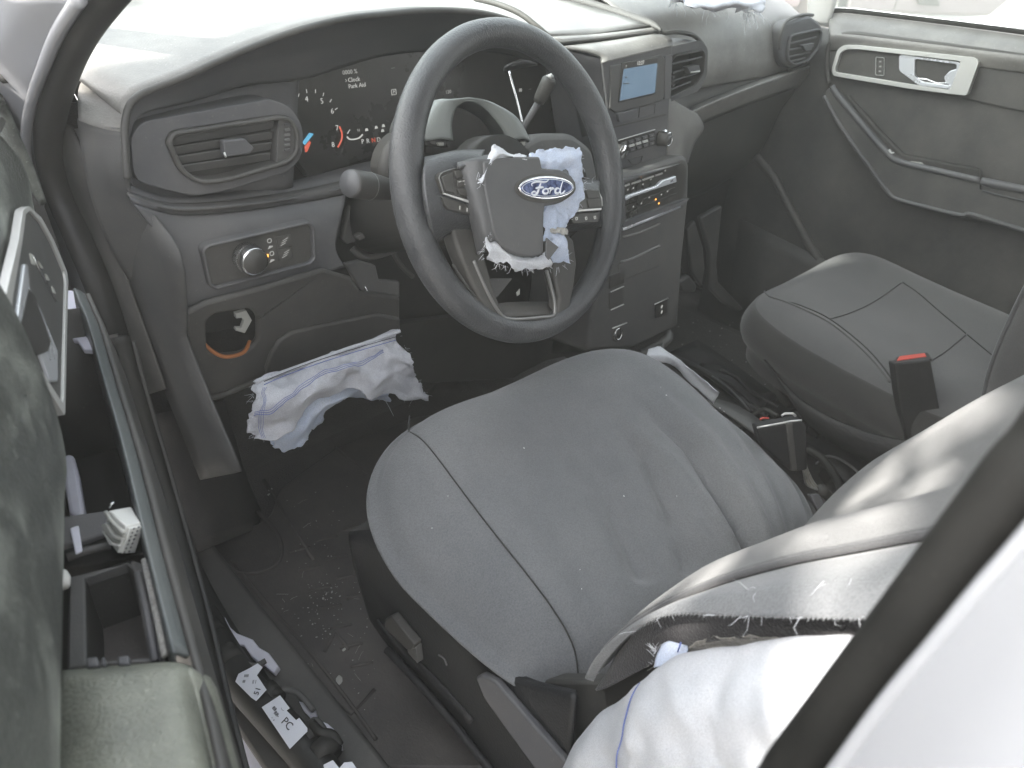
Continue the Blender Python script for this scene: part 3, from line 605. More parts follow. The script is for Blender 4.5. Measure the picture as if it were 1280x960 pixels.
bm_obj('knurling', bm, 'chrome', kb)
plate('pointer_lamp', FH, FH.P([(329, 318.5), (335, 317.5), (335.5, 321), (329.5, 322)]), 0, .0012, 'amber', hp, bevel=0)
for px, py, k in ((337, 301, 0), (338, 309, 1), (340, 317, 2), (340, 326, 1)):
    u, v = FH.px(px, py)
    if k == 1: plate('switch_symbol', FH, [(u-.0035, v-.002), (u+.0035, v-.0005), (u+.0035, v+.001), (u-.001, v+.002)], -.0006, 0, 'printdim', hp, bevel=0)
    else: ring('switch_symbol', FH, [(u-.003, v-.003), (u+.003, v-.003), (u+.003, v+.003), (u-.003, v+.003)], .0009, -.0006, 0, 'printdim', hp, rnd=.0025, bevel=0)
for px, py in ((355, 302), (357, 317)):
    u, v = FH.px(px, py)
    plate('push_switch', FH, [(u-.010, v-.008), (u+.010, v-.008), (u+.010, v+.008), (u-.010, v+.008)], -.002, .0005, 'dark', hp, bevel=.0008)
    for q in (-.003, .0, .003): box('switch_symbol', FH, (u+q*.6, v+q, .0006, .3), (.008, .0008, .0003), 'printdim', hp, bevel=0)

# knee panel with the hole, white clip and orange lead
FKn = Fr((-.23, .215, .48), (1, 0, 0), (0, -.97, -.24))
hole = FKn.P([(258, 402), (268, 393), (312, 386), (322, 396), (322, 428), (306, 442), (270, 446), (259, 438)])
kp = plate('knee_panel', FKn, FKn.P([(232, 392), (258, 379), (330, 360), (404, 338), (440, 348), (452, 366), (500, 372), (500, 412), (318, 476), (262, 498), (240, 480)]), -.01, 0, 'dark', dash, holes=[roundpoly(hole, .01)], bevel=.004)
plate('panel_rib', FKn, FKn.P([(330, 458), (336, 440), (346, 424), (362, 413), (400, 404), (470, 390), (498, 396), (498, 411), (332, 470)]), -.002, .006, 'dark', dash, bevel=.004, seg=3)
plate('hole_back', FKn, FKn.P([(248, 392), (330, 378), (330, 440), (260, 456)]), -.07, -.06, 'black', dash, bevel=0)
tube('shadow_lip', [FKn.w(*FKn.px(a, b), .001) for a, b in ((238, 482), (262, 496), (290, 488), (318, 476))], .004, 'dark', dash, sub=3)
c = plate('white_clip', FKn, FKn.P([(297, 396), (311, 392), (318, 404), (309, 420), (297, 417), (298, 414), (305, 414), (308, 405), (305, 401), (298, 402)]), -.012, -.006, 'whited', dash, bevel=.0008)
tag(tube('wire', [FKn.w(*FKn.px(a, b), h) for a, b, h in ((256, 430, -.02), (262, 438, -.008), (276, 444, .002), (292, 443, .003), (306, 439, .0), (318, 433, -.012))], .0028, 'orange', None, k=8, sub=5), 'orange wire looping out of the hole in the knee panel', 'wire')

# opening for the steering column, with brackets inside
surf('column_cavity', [[at(405, 250, Y=.34), at(640, 232, Y=.34)], [at(405, 400, Y=.36), at(700, 420, Y=.36)]], 'black', dash, n=(1, 1), solid=.004, smooth=False)
def br(l, y, m='dark', t=.01, nm='bracket'):
    f = Fr((0, y, .6), (1, 0, 0), (0, -1, .05)); return plate(nm, f, f.P(l), -t, 0, m, dash, bevel=.0025)
br([(436, 262), (445, 250), (470, 252), (466, 285), (452, 300), (434, 306), (428, 300)], .27, 'dash2')
br([(452, 292), (476, 280), (478, 296), (462, 302)], .25, 'dash2', .006)
br([(444, 296), (470, 284), (474, 290), (450, 302)], .245, 'door', .012)
br([(432, 330), (450, 326), (470, 332), (474, 350), (500, 352), (500, 372), (452, 366)], .24, 'dash2')
tube('loose_wire', [at(456, 358, Y=.235), at(461, 368, Y=.23), at(466, 376, Y=.23)], .0012, 'chrome', dash, k=6, sub=3)
tube('loose_wire', [at(478, 270, Y=.28), at(484, 300, Y=.27), at(500, 330, Y=.26), at(516, 346, Y=.26)], .004, 'dark', dash, k=6, sub=4)
tube('loose_wire', [at(440, 310, Y=.26), at(455, 322, Y=.25), at(478, 318, Y=.26), at(505, 308, Y=.27)], .005, 'dark', dash, k=6, sub=4)
br([(460, 410), (700, 380), (760, 420), (700, 470), (520, 480)], .34, 'black', .02, 'lower_cavity')

# ---- centre top tray, passenger pad, vents
T0 = [at(680, 42, Y=.223), at(745, 41, Y=.223), at(815, 31, Y=.223)]
T1 = [Vector((.20, .34, .824)), Vector((.35, .34, .827)), Vector((.497, .34, .826))]
T2 = [Vector((.19, .70, .832)), Vector((.35, .72, .835)), Vector((.50, .70, .832))]
surf('centre_tray', [T0, T1, T2], 'dashtop', dash, n=(3, 3), solid=.004)
tube('tray_seam', [at(594, -2, Y=.36), at(622, 5, Y=.30), at(650, 17, Y=.26), at(672, 34, Y=.232), at(686, 46, Y=.222)], .0045, 'dark', dash, sub=5)
# two thin ridges along the front of the tray
surf('tray_front_ledge', [[at(686, 46, Y=.216), at(750, 42, Y=.216), at(826, 33, Y=.216)], [at(697, 52, Y=.207), at(755, 47, Y=.207), at(827, 38, Y=.207)]], 'dashtop', dash, n=(1, 4), solid=.006)
tube('tray_groove', [at(682, 47, Y=.222), at(745, 42.5, Y=.222), at(818, 31.5, Y=.222)], .0022, 'dark', dash, sub=4)
tube('tray_groove', [at(696, 53.5, Y=.206), at(755, 48, Y=.206), at(822, 40, Y=.206)], .0025, 'dark', dash, sub=4)
# passenger side of the top: step wall and big rounded pad
W0 = [at(826, 36, X=.50), at(815, 25, X=.503), at(779, 12, X=.503), at(742, 0, X=.503), Vector((.503, .50, .848)), Vector((.503, .70, .85))]
W1 = [at(826, 40, X=.50), at(812, 32, X=.497), Vector((.497, .29, .822)), Vector((.497, .34, .824)), Vector((.497, .50, .826)), Vector((.497, .70, .83))]
surf('tray_side_wall', [W0, W1], 'dash2', dash, n=(2, 4), solid=.004)
def prow(x, s):
    k = lambda y, z: Vector((x, y, z))
    return [k(.74, .848), k(.50, .85), k(.36, .846+.0*s), k(.30, .826), k(.268, .790), k(.252, .745), k(.246, .71), k(.255, .682)]
xs = [.503, .60, .72, .86, .98, 1.06, 1.15]
cols = [prow(x, i/6) for i, x in enumerate(xs)]
dzz = [0, .0, -.003, -.006, -.010, -.016, -.03]
pad_rows = [[cols[i][j] + Vector((0, -.0*j, dzz[i]*(1 if j < 4 else .4))) for i in range(7)] for j in range(8)]
surf('passenger_pad', pad_rows, 'dashtop', dash, n=(4, 4), solid=.004)
# crease ledge under the pad
lgA = [(838, 158, .200), (852, 148, .212), (868, 137, .222), (905, 121, .224), (950, 104, .226), (990, 90, .226), (1012, 84, .228)]
lgm = [at(a, b-5, Y=y+.028) for a, b, y in lgA]; lg0 = [at(a, b, Y=y) for a, b, y in lgA]; lg1 = [at(a, b+5, Y=y+.0) for a, b, y in lgA]
lg2 = [at(a, b+22, Y=y+.020) for a, b, y in lgA]
surf('crease_ledge', [lgm, lg0, lg1, lg2], 'dashtop', dash, n=(3, 4), solid=.004)  # paler dash top material paints in the lit line of the ledge
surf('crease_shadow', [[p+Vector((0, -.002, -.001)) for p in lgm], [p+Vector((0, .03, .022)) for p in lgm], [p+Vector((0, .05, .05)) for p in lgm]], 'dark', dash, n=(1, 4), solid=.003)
# rounded shoulder beside the centre stack
surf('stack_shoulder', [[at(832, 118, Y=.175), at(850, 130, Y=.195), at(872, 142, Y=.215)], [at(832, 150, Y=.165), at(856, 152, Y=.185), at(880, 160, Y=.215)],
                        [at(834, 180, Y=.155), at(852, 178, Y=.17), at(868, 180, Y=.21)], [at(836, 200, Y=.15), at(850, 200, Y=.165), at(860, 204, Y=.22)]], 'dashtop', dash, n=(4, 4), solid=.004)
# lower passenger fascia and open glovebox bay
G0 = [p + Vector((0, .004, .004)) for p in lg2]
G0 = [at(832, 206, Y=.20)] + G0
G1 = [Vector((x, .262, .60)) for x in (.44, .53, .58, .66, .78, .92, 1.05, 1.13)]
G2 = [Vector((x, .30, .46)) for x in (.44, .53, .58, .66, .78, .92, 1.05, 1.13)]
G3 = [Vector((x, .42, .33)) for x in (.44, .53, .58, .66, .78, .92, 1.05, 1.13)]
surf('glovebox_fascia', [G0, G1, G2, G3], 'door', dash, n=(5, 4), solid=.004)
FG = Fr((.65, .255, .45), (1, 0, 0), (-.2, -.97, .12))
plate('hanging_bracket', FG, FG.P([(876, 272), (903, 257), (896, 330), (898, 352), (930, 386), (924, 390), (904, 379), (888, 362), (888, 318)]), -.015, 0, 'door', dash, bevel=.004)
plate('hanging_bracket', FG, FG.P([(860, 287), (870, 276), (880, 310), (882, 336), (878, 360), (866, 340)]), -.015, -.002, 'door', dash, bevel=.004)
plate('hanging_bracket', FG, FG.P([(848, 352), (862, 344), (872, 356), (870, 366), (852, 366)]), -.02, 0, 'dash2', dash, bevel=.006)
# centre-right vent
FM = Fr((.565, .188, .745), (1, 0, 0), (.05, -.99, .08))
mo = FM.P([(834, 78), (841, 68), (876, 61), (879, 66), (877, 92), (866, 108), (832, 124), (831, 100)])
plate('vent_pod', FM, roundpoly(FM.P([(826, 70), (838, 58), (874, 50), (884, 60), (883, 94), (872, 114), (830, 130), (826, 120)]), .01), -.06, .002, 'dash', dash, holes=[roundpoly(mo, .008)], bevel=.006, seg=3)
mv = ring('air_vent', FM, mo, .0035, -.03, .006, 'dark', dash, rnd=.008, bevel=.0015)
plate('vent_back', FM, inset(roundpoly(mo, .008), .003), -.034, -.028, 'black', mv, bevel=0)
def slat(fr, a, b, t, par, d=.02): 
    p, q = Vector(fr.px(*a)), Vector(fr.px(*b)); c = (p+q)/2; box('vane', fr, (c.x, c.y, -.006, math.atan2((q-p).y, (q-p).x)), ((q-p).length, t, d), 'dash', par, bevel=.0006, rot=Matrix.Rotation(R(-20), 4, 'X'))
for a, b in (((838, 82), (876, 73)), ((837, 93), (872, 84)), ((836, 104), (869, 94)), ((836, 114), (862, 104))): slat(FM, a, b, .0025, mv)
plate('vane_slider', FM, FM.P([(852, 83), (866, 80), (869, 86), (866, 91), (856, 91)]), 0, .012, 'dash', mv, bevel=.001)
tube('slider_edge', [FM.w(*FM.px(856, 89.5), .0125), FM.w(*FM.px(867, 88), .0125)], .0015, 'satin', mv, k=6)
for k in range(4): plate('thumbwheel_rib', FM, FM.P([(836, 90+k*5), (839, 89+k*5), (839, 92+k*5), (836, 93+k*5)]), .002, .008, 'dash2', mv, bevel=.0003)
# dark tube drawn as the shadow line arching over the centre-right vent
tube('pad_cutout_shadow_line', [at(828, 42, Y=.21), at(846, 40, Y=.22), at(866, 44, Y=.225), at(877, 54, Y=.218), at(881, 62, Y=.212)], .004, 'dark', dash, sub=5)
# far right vent
FRv = Fr((1.03, .228, .745), (1, 0, 0), (-.15, -.98, .10))
plate('vent_pod', FRv, roundpoly(FRv.P([(976, 38), (982, 28), (1012, 19), (1026, 30), (1029, 38), (1024, 60), (1010, 78), (988, 86), (978, 80), (974, 70)]), .012), -.03, .001, 'dash', dash, bevel=.006, seg=3)
ro = FRv.P([(985, 45), (990, 42), (1022, 35), (1026, 40), (1021, 60), (1008, 76), (990, 82), (982, 76), (981, 66)])
rv = ring('air_vent', FRv, ro, .004, -.01, .008, 'dash', dash, rnd=.008, bevel=.0015)
plate('vent_back', FRv, inset(roundpoly(ro, .008), .003), .0005, .0022, 'black', rv, bevel=0)
for a, b in (((985, 54), (1018, 46)), ((984, 62), (1014, 57)), ((983, 71), (1010, 65)), ((984, 77), (1004, 72))): 
    p, q = Vector(FRv.px(*a)), Vector(FRv.px(*b)); cc = (p+q)/2
    box('vane', FRv, (cc.x, cc.y, .005, math.atan2((q-p).y, (q-p).x)), ((q-p).length, .0032, .004), 'dash', rv, bevel=.0006)
plate('vane_slider', FRv, FRv.P([(997, 56), (1012, 53), (1008, 62), (1001, 63)]), .004, .013, 'dash', rv, bevel=.001)
tube('pad_cutout_shadow_line', [at(974, 62, Y=.225), at(976, 42, Y=.228), at(984, 26, Y=.232), at(1002, 19, Y=.235), at(1016, 19, Y=.235)], .0035, 'dark', dash, sub=5)
surf('dash_right_end', [[at(985, 88, Y=.23), at(1010, 80, Y=.235), at(1028, 60, Y=.24)], [at(1005, 120, Y=.26), at(1020, 105, Y=.27), at(1036, 90, Y=.28)], [at(1012, 150, Y=.30), at(1024, 135, Y=.30), at(1040, 120, Y=.30)]], 'door', dash, n=(3, 3), solid=.004)

# ================================================================== centre stack
st = thing('centre_stack', 'grey centre stack with small lit display, radio buttons and climate panel', 'console', (.42, .12, .3))
FC = Fr((.42, .162, .72), (1, 0, 0), (.0, -.995, .10))
boxp = FC.P([(752, 73), (841, 52), (838, 110), (833, 196), (768, 214), (758, 120)])
plate('display_housing', FC, boxp, -.13, 0, 'dash', st, bevel=.006, seg=3, rnd=.004)
tp0 = [FC.w(*FC.px(752, 73), .001), FC.w(*FC.px(797, 62), .001), FC.w(*FC.px(841, 52), .001)]
bt = [at(700, 58, Y=.20), at(760, 51, Y=.20), at(818, 42, Y=.20)]
surf('housing_top', [[p+Vector((0, -.002, -.006)) for p in tp0], [p+Vector((0, .004, .003)) for p in tp0], [a.lerp(b, .5)+Vector((0, 0, .004)) for a, b in zip(tp0, bt)], bt], 'dashtop', st, n=(4, 4), solid=.004)
surf('housing_side', [[tp0[0]+Vector((-.001, .004, -.002)), FC.w(*FC.px(758, 120), .0)+Vector((-.002, .004, 0)), FC.w(*FC.px(768, 214), 0)+Vector((-.002, .004, 0))],
                      [at(700, 62, Y=.205), at(716, 120, Y=.22), at(735, 205, Y=.22)]], 'dash', st, n=(2, 3), solid=.004)
bz = plate('display_bezel', FC, FC.P([(762, 82), (826, 68), (830, 74), (829, 120), (826, 126), (768, 141), (761, 136)]), -.004, .003, 'dash2', st, bevel=.0015, rnd=.003)
dsp = plate('display', FC, FC.P([(775, 78.5), (820, 71.5), (817.5, 117), (770.5, 127.5)]), .002, .0042, 'gloss', bz, bevel=.0006)
plate('lit_screen', FC, FC.P([(777, 86), (819, 78.5), (816, 115.5), (772, 125.5)]), .004, .0046, 'screen', bz, bevel=0)
text('clock_digits', '12:27', FC, *FC.px(798, 78.5), .0085, 'print', bz, h=.0045, rot=R(0))
text('status_icon', '\u00b1', FC, *FC.px(780, 82), .006, 'print', bz, h=.0045)
for px, py, l in ((781, 104, .010), (777, 104, .004), (780, 96, .006)): box('screen_text', FC, (*FC.px(px, py), .0048, 0), (l, .0016, .0002), 'dark', bz, bevel=0)
plate('side_button_strip', FC, FC.P([(829, 70), (838, 68), (836, 122), (828, 124)]), -.002, .0045, 'dash', st, bevel=.001)
bk = plate('push_button', FC, FC.P([(769, 141), (792, 135.5), (794, 146), (771, 152.5)]), -.002, .006, 'dash', st, bevel=.002, seg=3, rnd=.003)
ring('push_button', FC, FC.P([(799, 134), (819, 129), (818, 142), (798, 147)]), .0008, -.001, .0012, 'dash2', st, bevel=.0004)
plate('housing_joint', FC, FC.P([(766, 158), (832, 142), (832, 144), (766, 160)]), -.001, .0015, 'dark', st, bevel=0)
# radio key block
rp = plate('radio_panel', FC, FC.P([(771, 176), (817, 162), (818, 181), (775, 194)]), -.002, .003, 'black', st, bevel=.001)
ra, rb, rcx, rd = FC.px(773, 178), FC.px(816, 165), FC.px(817, 180), FC.px(776, 192.5)
for i in range(5):
    for j in range(3):
        u0, u1 = (i+.12)/5, (i+.88)/5; v0, v1 = (j+.14)/3, (j+.86)/3
        if j == 1 and 1 <= i <= 3: v0, v1 = .40, .60
        q = [lerp2(lerp2(ra, rb, u), lerp2(rd, rcx, u), v) for u, v in ((u0, v0), (u1, v0), (u1, v1), (u0, v1))]
        o = plate('button', FC, q, .001, .0052, 'satin' if (j == 1 and 1 <= i <= 3) else 'dash', rp, bevel=.0006, seg=1)
        if j != 1: box('button_mark', FC, ((q[0][0]+q[2][0])/2, (q[0][1]+q[2][1])/2, .0056, .2), (.0025, .0007, .0002), 'printdim', rp, bevel=0)
tube('panel_edge', [FC.w(*FC.px(771.5, 175), .003), FC.w(*FC.px(817, 161.5), .003)], .0009, 'satin', rp, k=6)
kn = tube('volume_knob', [FC.w(*FC.px(823, 173), 0), FC.w(*FC.px(824.5, 172.5), .008), FC.w(*FC.px(825.5, 172), .017), FC.w(*FC.px(825.6, 172), .0185)], [.0125, .0125, .0118, .0108], 'dark', st, k=28)
tube('knob_ring', [FC.w(*FC.px(829, 171), .0), FC.w(*FC.px(829, 171), .003)], .0128, 'chrome', kn, k=28)
fk = FC.px(825.6, 172)
bm = bmesh.new(); tube_bm(bm, [FC.w(fk[0]+.0108*math.cos(2*math.pi*k/30), fk[1]+.0108*math.sin(2*math.pi*k/30), .0178) for k in range(30)], .0011, 6, closed=True); bm_obj('knob_ring', bm, 'chrome', kn, smooth=True)
tube('knob_cap', [FC.w(*fk, .018), FC.w(*fk, .0192)], .0085, 'dash', kn, k=28)
kn2 = tube('volume_knob', [FC.w(*FC.px(770.5, 188), 0), FC.w(*FC.px(771.5, 188), .014)], [.0115, .011], 'dark', st, k=28)
tube('knob_ring', [FC.w(*FC.px(771.5, 188), .0138), FC.w(*FC.px(771.5, 188), .015)], .0112, 'chrome', kn2, k=28)
ring('key_slot', FC, FC.P([(784, 199), (803, 194), (801, 202), (796, 206), (789, 205)]), .0009, -.001, .0015, 'dark', st, bevel=.0003)
# lower stack: climate panel in a raised frame
FL = Fr((.44, .098, .50), (1, 0, 0), (.02, -.978, .205))
lowp = FL.P([(768, 222), (852, 194), (859, 196), (862, 206), (861, 250), (853, 330), (848, 408), (790, 436), (735, 440), (750, 330)])
plate('stack_body', FL, lowp, -.16, 0, 'dash2', st, bevel=.008, seg=3, rnd=.01)
cf = FL.P([(770, 222), (848, 197), (856, 200), (859, 210), (857, 246), (850, 254), (772, 284)])
fr_ = ring('climate_frame', FL, cf, .0085, -.004, .011, 'dash', st, rnd=.008, bevel=.003, seg=3)
ci = inset(roundpoly(cf, .008), .008)
cp = plate('climate_panel', FL, ci, -.002, .0025, 'gloss', st, bevel=0)
plate('climate_bar', FL, FL.P([(776, 247), (780, 243.5), (816, 231.5), (823, 225), (840, 219.5), (841, 227), (826, 232), (820, 234), (784, 246.5), (778, 250)]), .0025, .009, 'silver', cp, bevel=.0015, seg=3)
text('climate_word', 'A/C', FL, *FL.px(834.5, 225.5), .0055, 'ink', cp, h=.0093, rot=R(2))
for a, b in (((777, 233), (785, 230)), ((787, 229.5), (799, 225.5)), ((801, 225), (815, 220)), ((817, 219.3), (826, 216.3))):
    p, q = Vector(FL.px(*a)), Vector(FL.px(*b)); d = (q-p); c_ = (p+q)/2
    box('button', FL, (c_.x, c_.y, .0035, math.atan2(d.y, d.x)), (d.length, .0028, .003), 'satin', cp, bevel=.0006)
for px, py, m in ((800, 220, 'amber'), (812, 224, 'printdim'), (783, 237, 'printdim'), (790, 235, 'printdim'), (802, 230, 'printdim'), (830, 213, 'printdim'), (790, 258, 'printdim'), (800, 254, 'printdim'), (810, 246, 'printdim'), (818, 249, 'amber'), (825, 243, 'printdim'), (833, 239, 'printdim'), (822, 254, 'amber')):
    box('button_mark', FL, (*FL.px(px, py), .0029, .3), (.0035, .0024, .0004), m, cp, bevel=0)
for a, b in (((778, 257), (842, 234)), ((779, 266), (844, 241)), ((779, 226), (845, 203))): tube('panel_line', [FL.w(*FL.px(*a), .0028), FL.w(*FL.px(*b), .0028)], .0006, 'door', cp, k=5)
tube('bright_sill', [FL.w(*FL.px(777, 286), .002), FL.w(*FL.px(812, 272.5), .002), FL.w(*FL.px(848, 257.5), .002)], .0036, 'silver', st, k=8)
# shallow shelf edges, blank plates, sockets lower down
for l in ([(778, 296), (800, 290), (824, 279)], [(775, 327), (792, 322), (812, 312), (824, 307)]):
    tube('shelf_edge', [FL.w(*FL.px(*p), .0012) for p in l], .0018, 'trim', st, k=6, sub=3)
plate('lower_shelf', FL, FL.P([(772, 330), (826, 308), (824, 332), (774, 352)]), -.002, .002, 'dash2', st, bevel=.002)
for l, m in (([(761, 345), (780, 337), (780, 354), (761, 361)], 'gloss'), ([(761, 366), (779, 358), (779, 379), (761, 386)], 'dark')):
    plate('blank_switch', FL, FL.P(l), -.004, .002, m, st, bevel=.001)
for a, b in (((762, 364.5), (778, 357.5)), ((762, 387), (778, 380))): tube('switch_edge', [FL.w(*FL.px(*a), .003), FL.w(*FL.px(*b), .003)], .0011, 'satin', st, k=6)
su, sv = FL.px(771, 417)
so = tube('power_socket', [FL.w(su, sv, -.004), FL.w(su, sv, .0035)], .0135, 'dark', st, k=26)
bm = bmesh.new(); tube_bm(bm, [FL.w(su+.0105*math.cos(2*math.pi*k/26), sv+.0105*math.sin(2*math.pi*k/26), .004) for k in range(26)], .0012, 6, closed=True)
bm_obj('socket_ring', bm, 'chrome', so, smooth=True)
tube('switch_edge', [FL.w(*FL.px(764, 410), .003), FL.w(*FL.px(782, 403), .003)], .0012, 'satin', st, k=6)
us = plate('usb_panel', FL, FL.P([(818, 380), (834, 373), (833, 391), (819, 398)]), -.002, .002, 'gloss', st, bevel=.001)
tube('switch_edge', [FL.w(*FL.px(817, 380), .0025), FL.w(*FL.px(834, 372.5), .0025)], .0009, 'satin', us, k=6)
for q in ((826, 383), (826, 389.5)): box('usb_port', FL, (*FL.px(*q), .0025, R(60)), (.006, .003, .0012), 'print', us, bevel=.0003)
surf('stack_foot', [[at(800, 437, Y=.05), at(818, 428, Y=.05), at(838, 411, Y=.05)], [at(806, 441, Y=.03), at(822, 434, Y=.03), at(836, 420, Y=.03)]], 'dash2', st, n=(2, 3), solid=.012)
surf('stack_foot', [[at(800, 440, Y=.0), at(818, 432, Y=.0), at(829, 428, Y=.0)], [at(806, 446, Y=-.02), at(820, 440, Y=-.02), at(830, 434, Y=-.02)]], 'dark', st, n=(2, 3), solid=.01)
# side of the stack seen under the steering wheel
surf('stack_side', [[at(750, 300, X=.285), at(742, 360, X=.285), at(735, 440, X=.285)], [at(700, 300, Y=.30), at(700, 360, Y=.30), at(690, 440, Y=.30)]], 'dark', st, n=(2, 3), solid=.004)

# ================================================================== steering column with stalks
colm = thing('steering_column', 'dark steering column with loose grey arched shroud, turn stalk and gear lever', 'steering column', (0, .2, .62))
WC = Vector((-.005, 0, .700)); TL, YW = R(23.2), R(4.1)
wx = Vector((math.cos(YW), math.sin(YW), 0)); n0 = Vector((math.sin(YW), -math.cos(YW), 0)); wn = n0*math.cos(TL) + Vector((0, 0, 1))*math.sin(TL)
FW = Fr(WC, wx, wn)
tube('column_tube', [FW.w(0, 0, -.05), FW.w(0, 0, -.10), FW.w(0, -.005, -.32)], [.055, .06, .06], 'dark', colm, k=24)
tube('clock_spring', [FW.w(0, 0, -.028), FW.w(0, 0, -.062)], [.066, .070], 'black', colm, k=32)
FSh = Fr((0, .10, .74), (1, 0, 0), (0, -.94, .34))
so_ = [(535, 176), (529, 161), (546, 127), (560, 124), (584, 123.5), (602, 125), (618, 129.5), (641, 142), (654, 157), (663, 176)]
si_ = [(567, 176), (565, 156), (569, 138), (575, 131), (583, 128), (593, 129), (602, 133), (613, 143), (625, 158), (636, 176)]
fo, fi = [FSh.w(*FSh.px(*p)) for p in so_], [FSh.w(*FSh.px(*p)) for p in si_]
back = [p + Vector((0, .07, -.018)) for p in fo]
shr = surf('upper_shroud', [fi, [a.lerp(b, .5)+Vector((0, -.004, .004)) for a, b in zip(fi, fo)], fo, [p + Vector((0, .012, -.004)) for p in fo], back], 'door', colm, n=(3, 4), solid=.0035)
shr.data.materials[0] = M['shroud']
for l in ([(539, 175), (561, 176), (560, 183), (541, 180)], [(559, 174), (566, 176), (565, 184), (562, 184)], [(640, 176), (662, 175), (660, 182), (644, 183)], [(643, 176), (649, 176), (651, 188), (646, 186)]):
    plate('snap_tab', FSh, FSh.P(l), -.02, -.004, 'dash2', colm, bevel=.001)
for l in ([(547, 178), (555, 178), (555, 182), (549, 182)], [(652, 177), (657, 177), (657, 182), (653, 182)]):
    plate('white_contact', FSh, FSh.P(l), -.004, .0, 'whited', colm, bevel=.0005)
plate('key_barrel_cover', FSh, FSh.P([(618, 180), (640, 170), (655, 178), (660, 192), (630, 196)]), -.05, -.01, 'dark', colm, bevel=.006)
# side shroud disc behind the rim, left and right
plate('shroud_cheek', Fr((-.09, .105, .68), (1, 0, 0), (-.3, -.93, .2)), Fr((-.09, .105, .68), (1, 0, 0), (-.3, -.93, .2)).P([(473, 214), (477, 196), (484, 182), (496, 170), (520, 160), (536, 178), (530, 232), (502, 240), (480, 230)]), -.05, 0, 'dark', colm, bevel=.01, seg=3, rnd=.01)
plate('shroud_cheek', Fr((.12, .12, .68), (1, 0, 0), (.1, -.95, .3)), Fr((.12, .12, .68), (1, 0, 0), (.1, -.95, .3)).P([(655, 178), (676, 166), (716, 166), (742, 186), (750, 230), (740, 258), (700, 270), (660, 240)]), -.05, 0, 'dash2', colm, bevel=.01, seg=3, rnd=.015)
# turn signal stalk
tip, base = at(437, 229, Y=.095), at(520, 242, Y=.115); ax = (base-tip).normalized()
stalk = tube('turn_stalk', [tip, tip+ax*.004, tip+ax*.030, tip+ax*.05, tip+ax*.07, base], [.0155, .0165, .0165, .0150, .0125, .010], 'dark', colm, k=28)
tube('stalk_cap', [tip-ax*.0012, tip+ax*.003], [.0150, .0160], 'dash', stalk, k=28)
tube('stalk_ring', [tip+ax*.031, tip+ax*.032], .0167, 'trim', stalk, k=28)
for k in range(3): box('stalk_symbol', Fr(tip+ax*(.040+.006*k), ax, (-.5, -.6, .6)), (0, -.002+.002*k, .0158-.0006*k, .4), (.004, .0009, .0004), 'printdim', stalk, bevel=0)
# gear lever on the right of the column
g0, g1, g2 = at(655, 158, Y=.11), at(674, 126, Y=.095), at(688, 97, Y=.085); gd = (g2-g1).normalized()
gl = tube('gear_lever', [g0-(g1-g0)*.6, g0, g1], [.0042, .0042, .0046], 'dash', colm, k=12)
tube('lever_grip', [g1-gd*.002, g1+gd*.004, g1+gd*.02, g2-gd*.004, g2], [.0075, .0088, .0096, .0098, .0070], 'dark', gl, k=18)
tube('lever_tip', [g2, g2+gd*.006], [.0065, .001], 'satin', gl, k=4)

# ================================================================== steering wheel
sw = thing('steering_wheel', 'black steering wheel with cut airbag cover, torn cloth and blue oval emblem', 'steering wheel', WC)
NS, K = 96, 20; bm = bmesh.new(); rings = []
for i in range(NS):
    a = 2*math.pi*i/NS
    ry = .0165 + .0022*math.exp(-((math.cos(a)+1)/.25)**2) + .0022*math.exp(-((math.cos(a)-1)/.25)**2)   # thumb swells at nine and three
    rz = .0175; c = []
    for j in range(K):
        b = 2*math.pi*j/K; rr = .1770 + ry*math.cos(b)
        c.append(bm.verts.new(FW.w(rr*math.cos(a), rr*math.sin(a), rz*math.sin(b))))
    rings.append(c)
for i in range(NS):
    for j in range(K): bm.faces.new((rings[i][j], rings[(i+1) % NS][j], rings[(i+1) % NS][(j+1) % K], rings[i][(j+1) % K]))
bm_obj('rim', bm, 'wheel', sw, smooth=True)
# left spoke block: lit top, switch pod
def wpx(l, h): f = FW.up(h); return [f.w(*f.px(*p)) for p in l]
surf('left_spoke', [wpx([(530, 196), (545, 193), (562, 189), (582, 187), (606, 187)], .0)[:], wpx([(530, 205), (545, 199), (562, 195), (580, 193), (604, 199)], .022)[:], wpx([(532, 240), (546, 236), (562, 232), (584, 232), (606, 240)], .032), wpx([(538, 275), (550, 270), (566, 268), (588, 268), (610, 272)], .028), wpx([(546, 305), (556, 296), (570, 290), (592, 292), (612, 300)], .008)], 'wheel', sw, n=(5, 5), solid=.006)
F3 = FW.up(.033)
pod1 = F3.P([(545, 222), (549, 216), (567, 210), (580, 214), (586, 232), (588, 252), (560, 246), (551, 243)])
sp = plate('switch_pod', F3, pod1, -.012, .004, 'gloss', sw, bevel=.002, rnd=.003)
ring('pod_edge', F3, pod1, .0008, .003, .0048, 'trim', sp, rnd=.003, bevel=.0003)
for l in ([(548, 222), (561, 216), (564, 242), (553, 240)], [(564, 215), (571, 213), (575, 222), (566, 224)], [(567, 226), (576, 224), (580, 233), (568, 235)], [(568, 237), (581, 236), (584, 247), (570, 244)]):
    plate('button', F3, F3.P(l), .003, .0062, 'dark', sp, bevel=.0008)
for q in ((570, 228), (577, 231), (575, 227)): box('button_mark', F3, (*F3.px(*q), .0066, 0), (.004, .001, .0003), 'printdim', sp, bevel=0)
plate('pod_bar', F3, F3.P([(550, 243), (552, 242), (586, 252), (586, 255.5)]), .003, .0055, 'satin', sp, bevel=.0006)
pod2 = F3.P([(551, 246), (586, 257), (589, 266), (586, 268), (560, 262), (555, 257)])
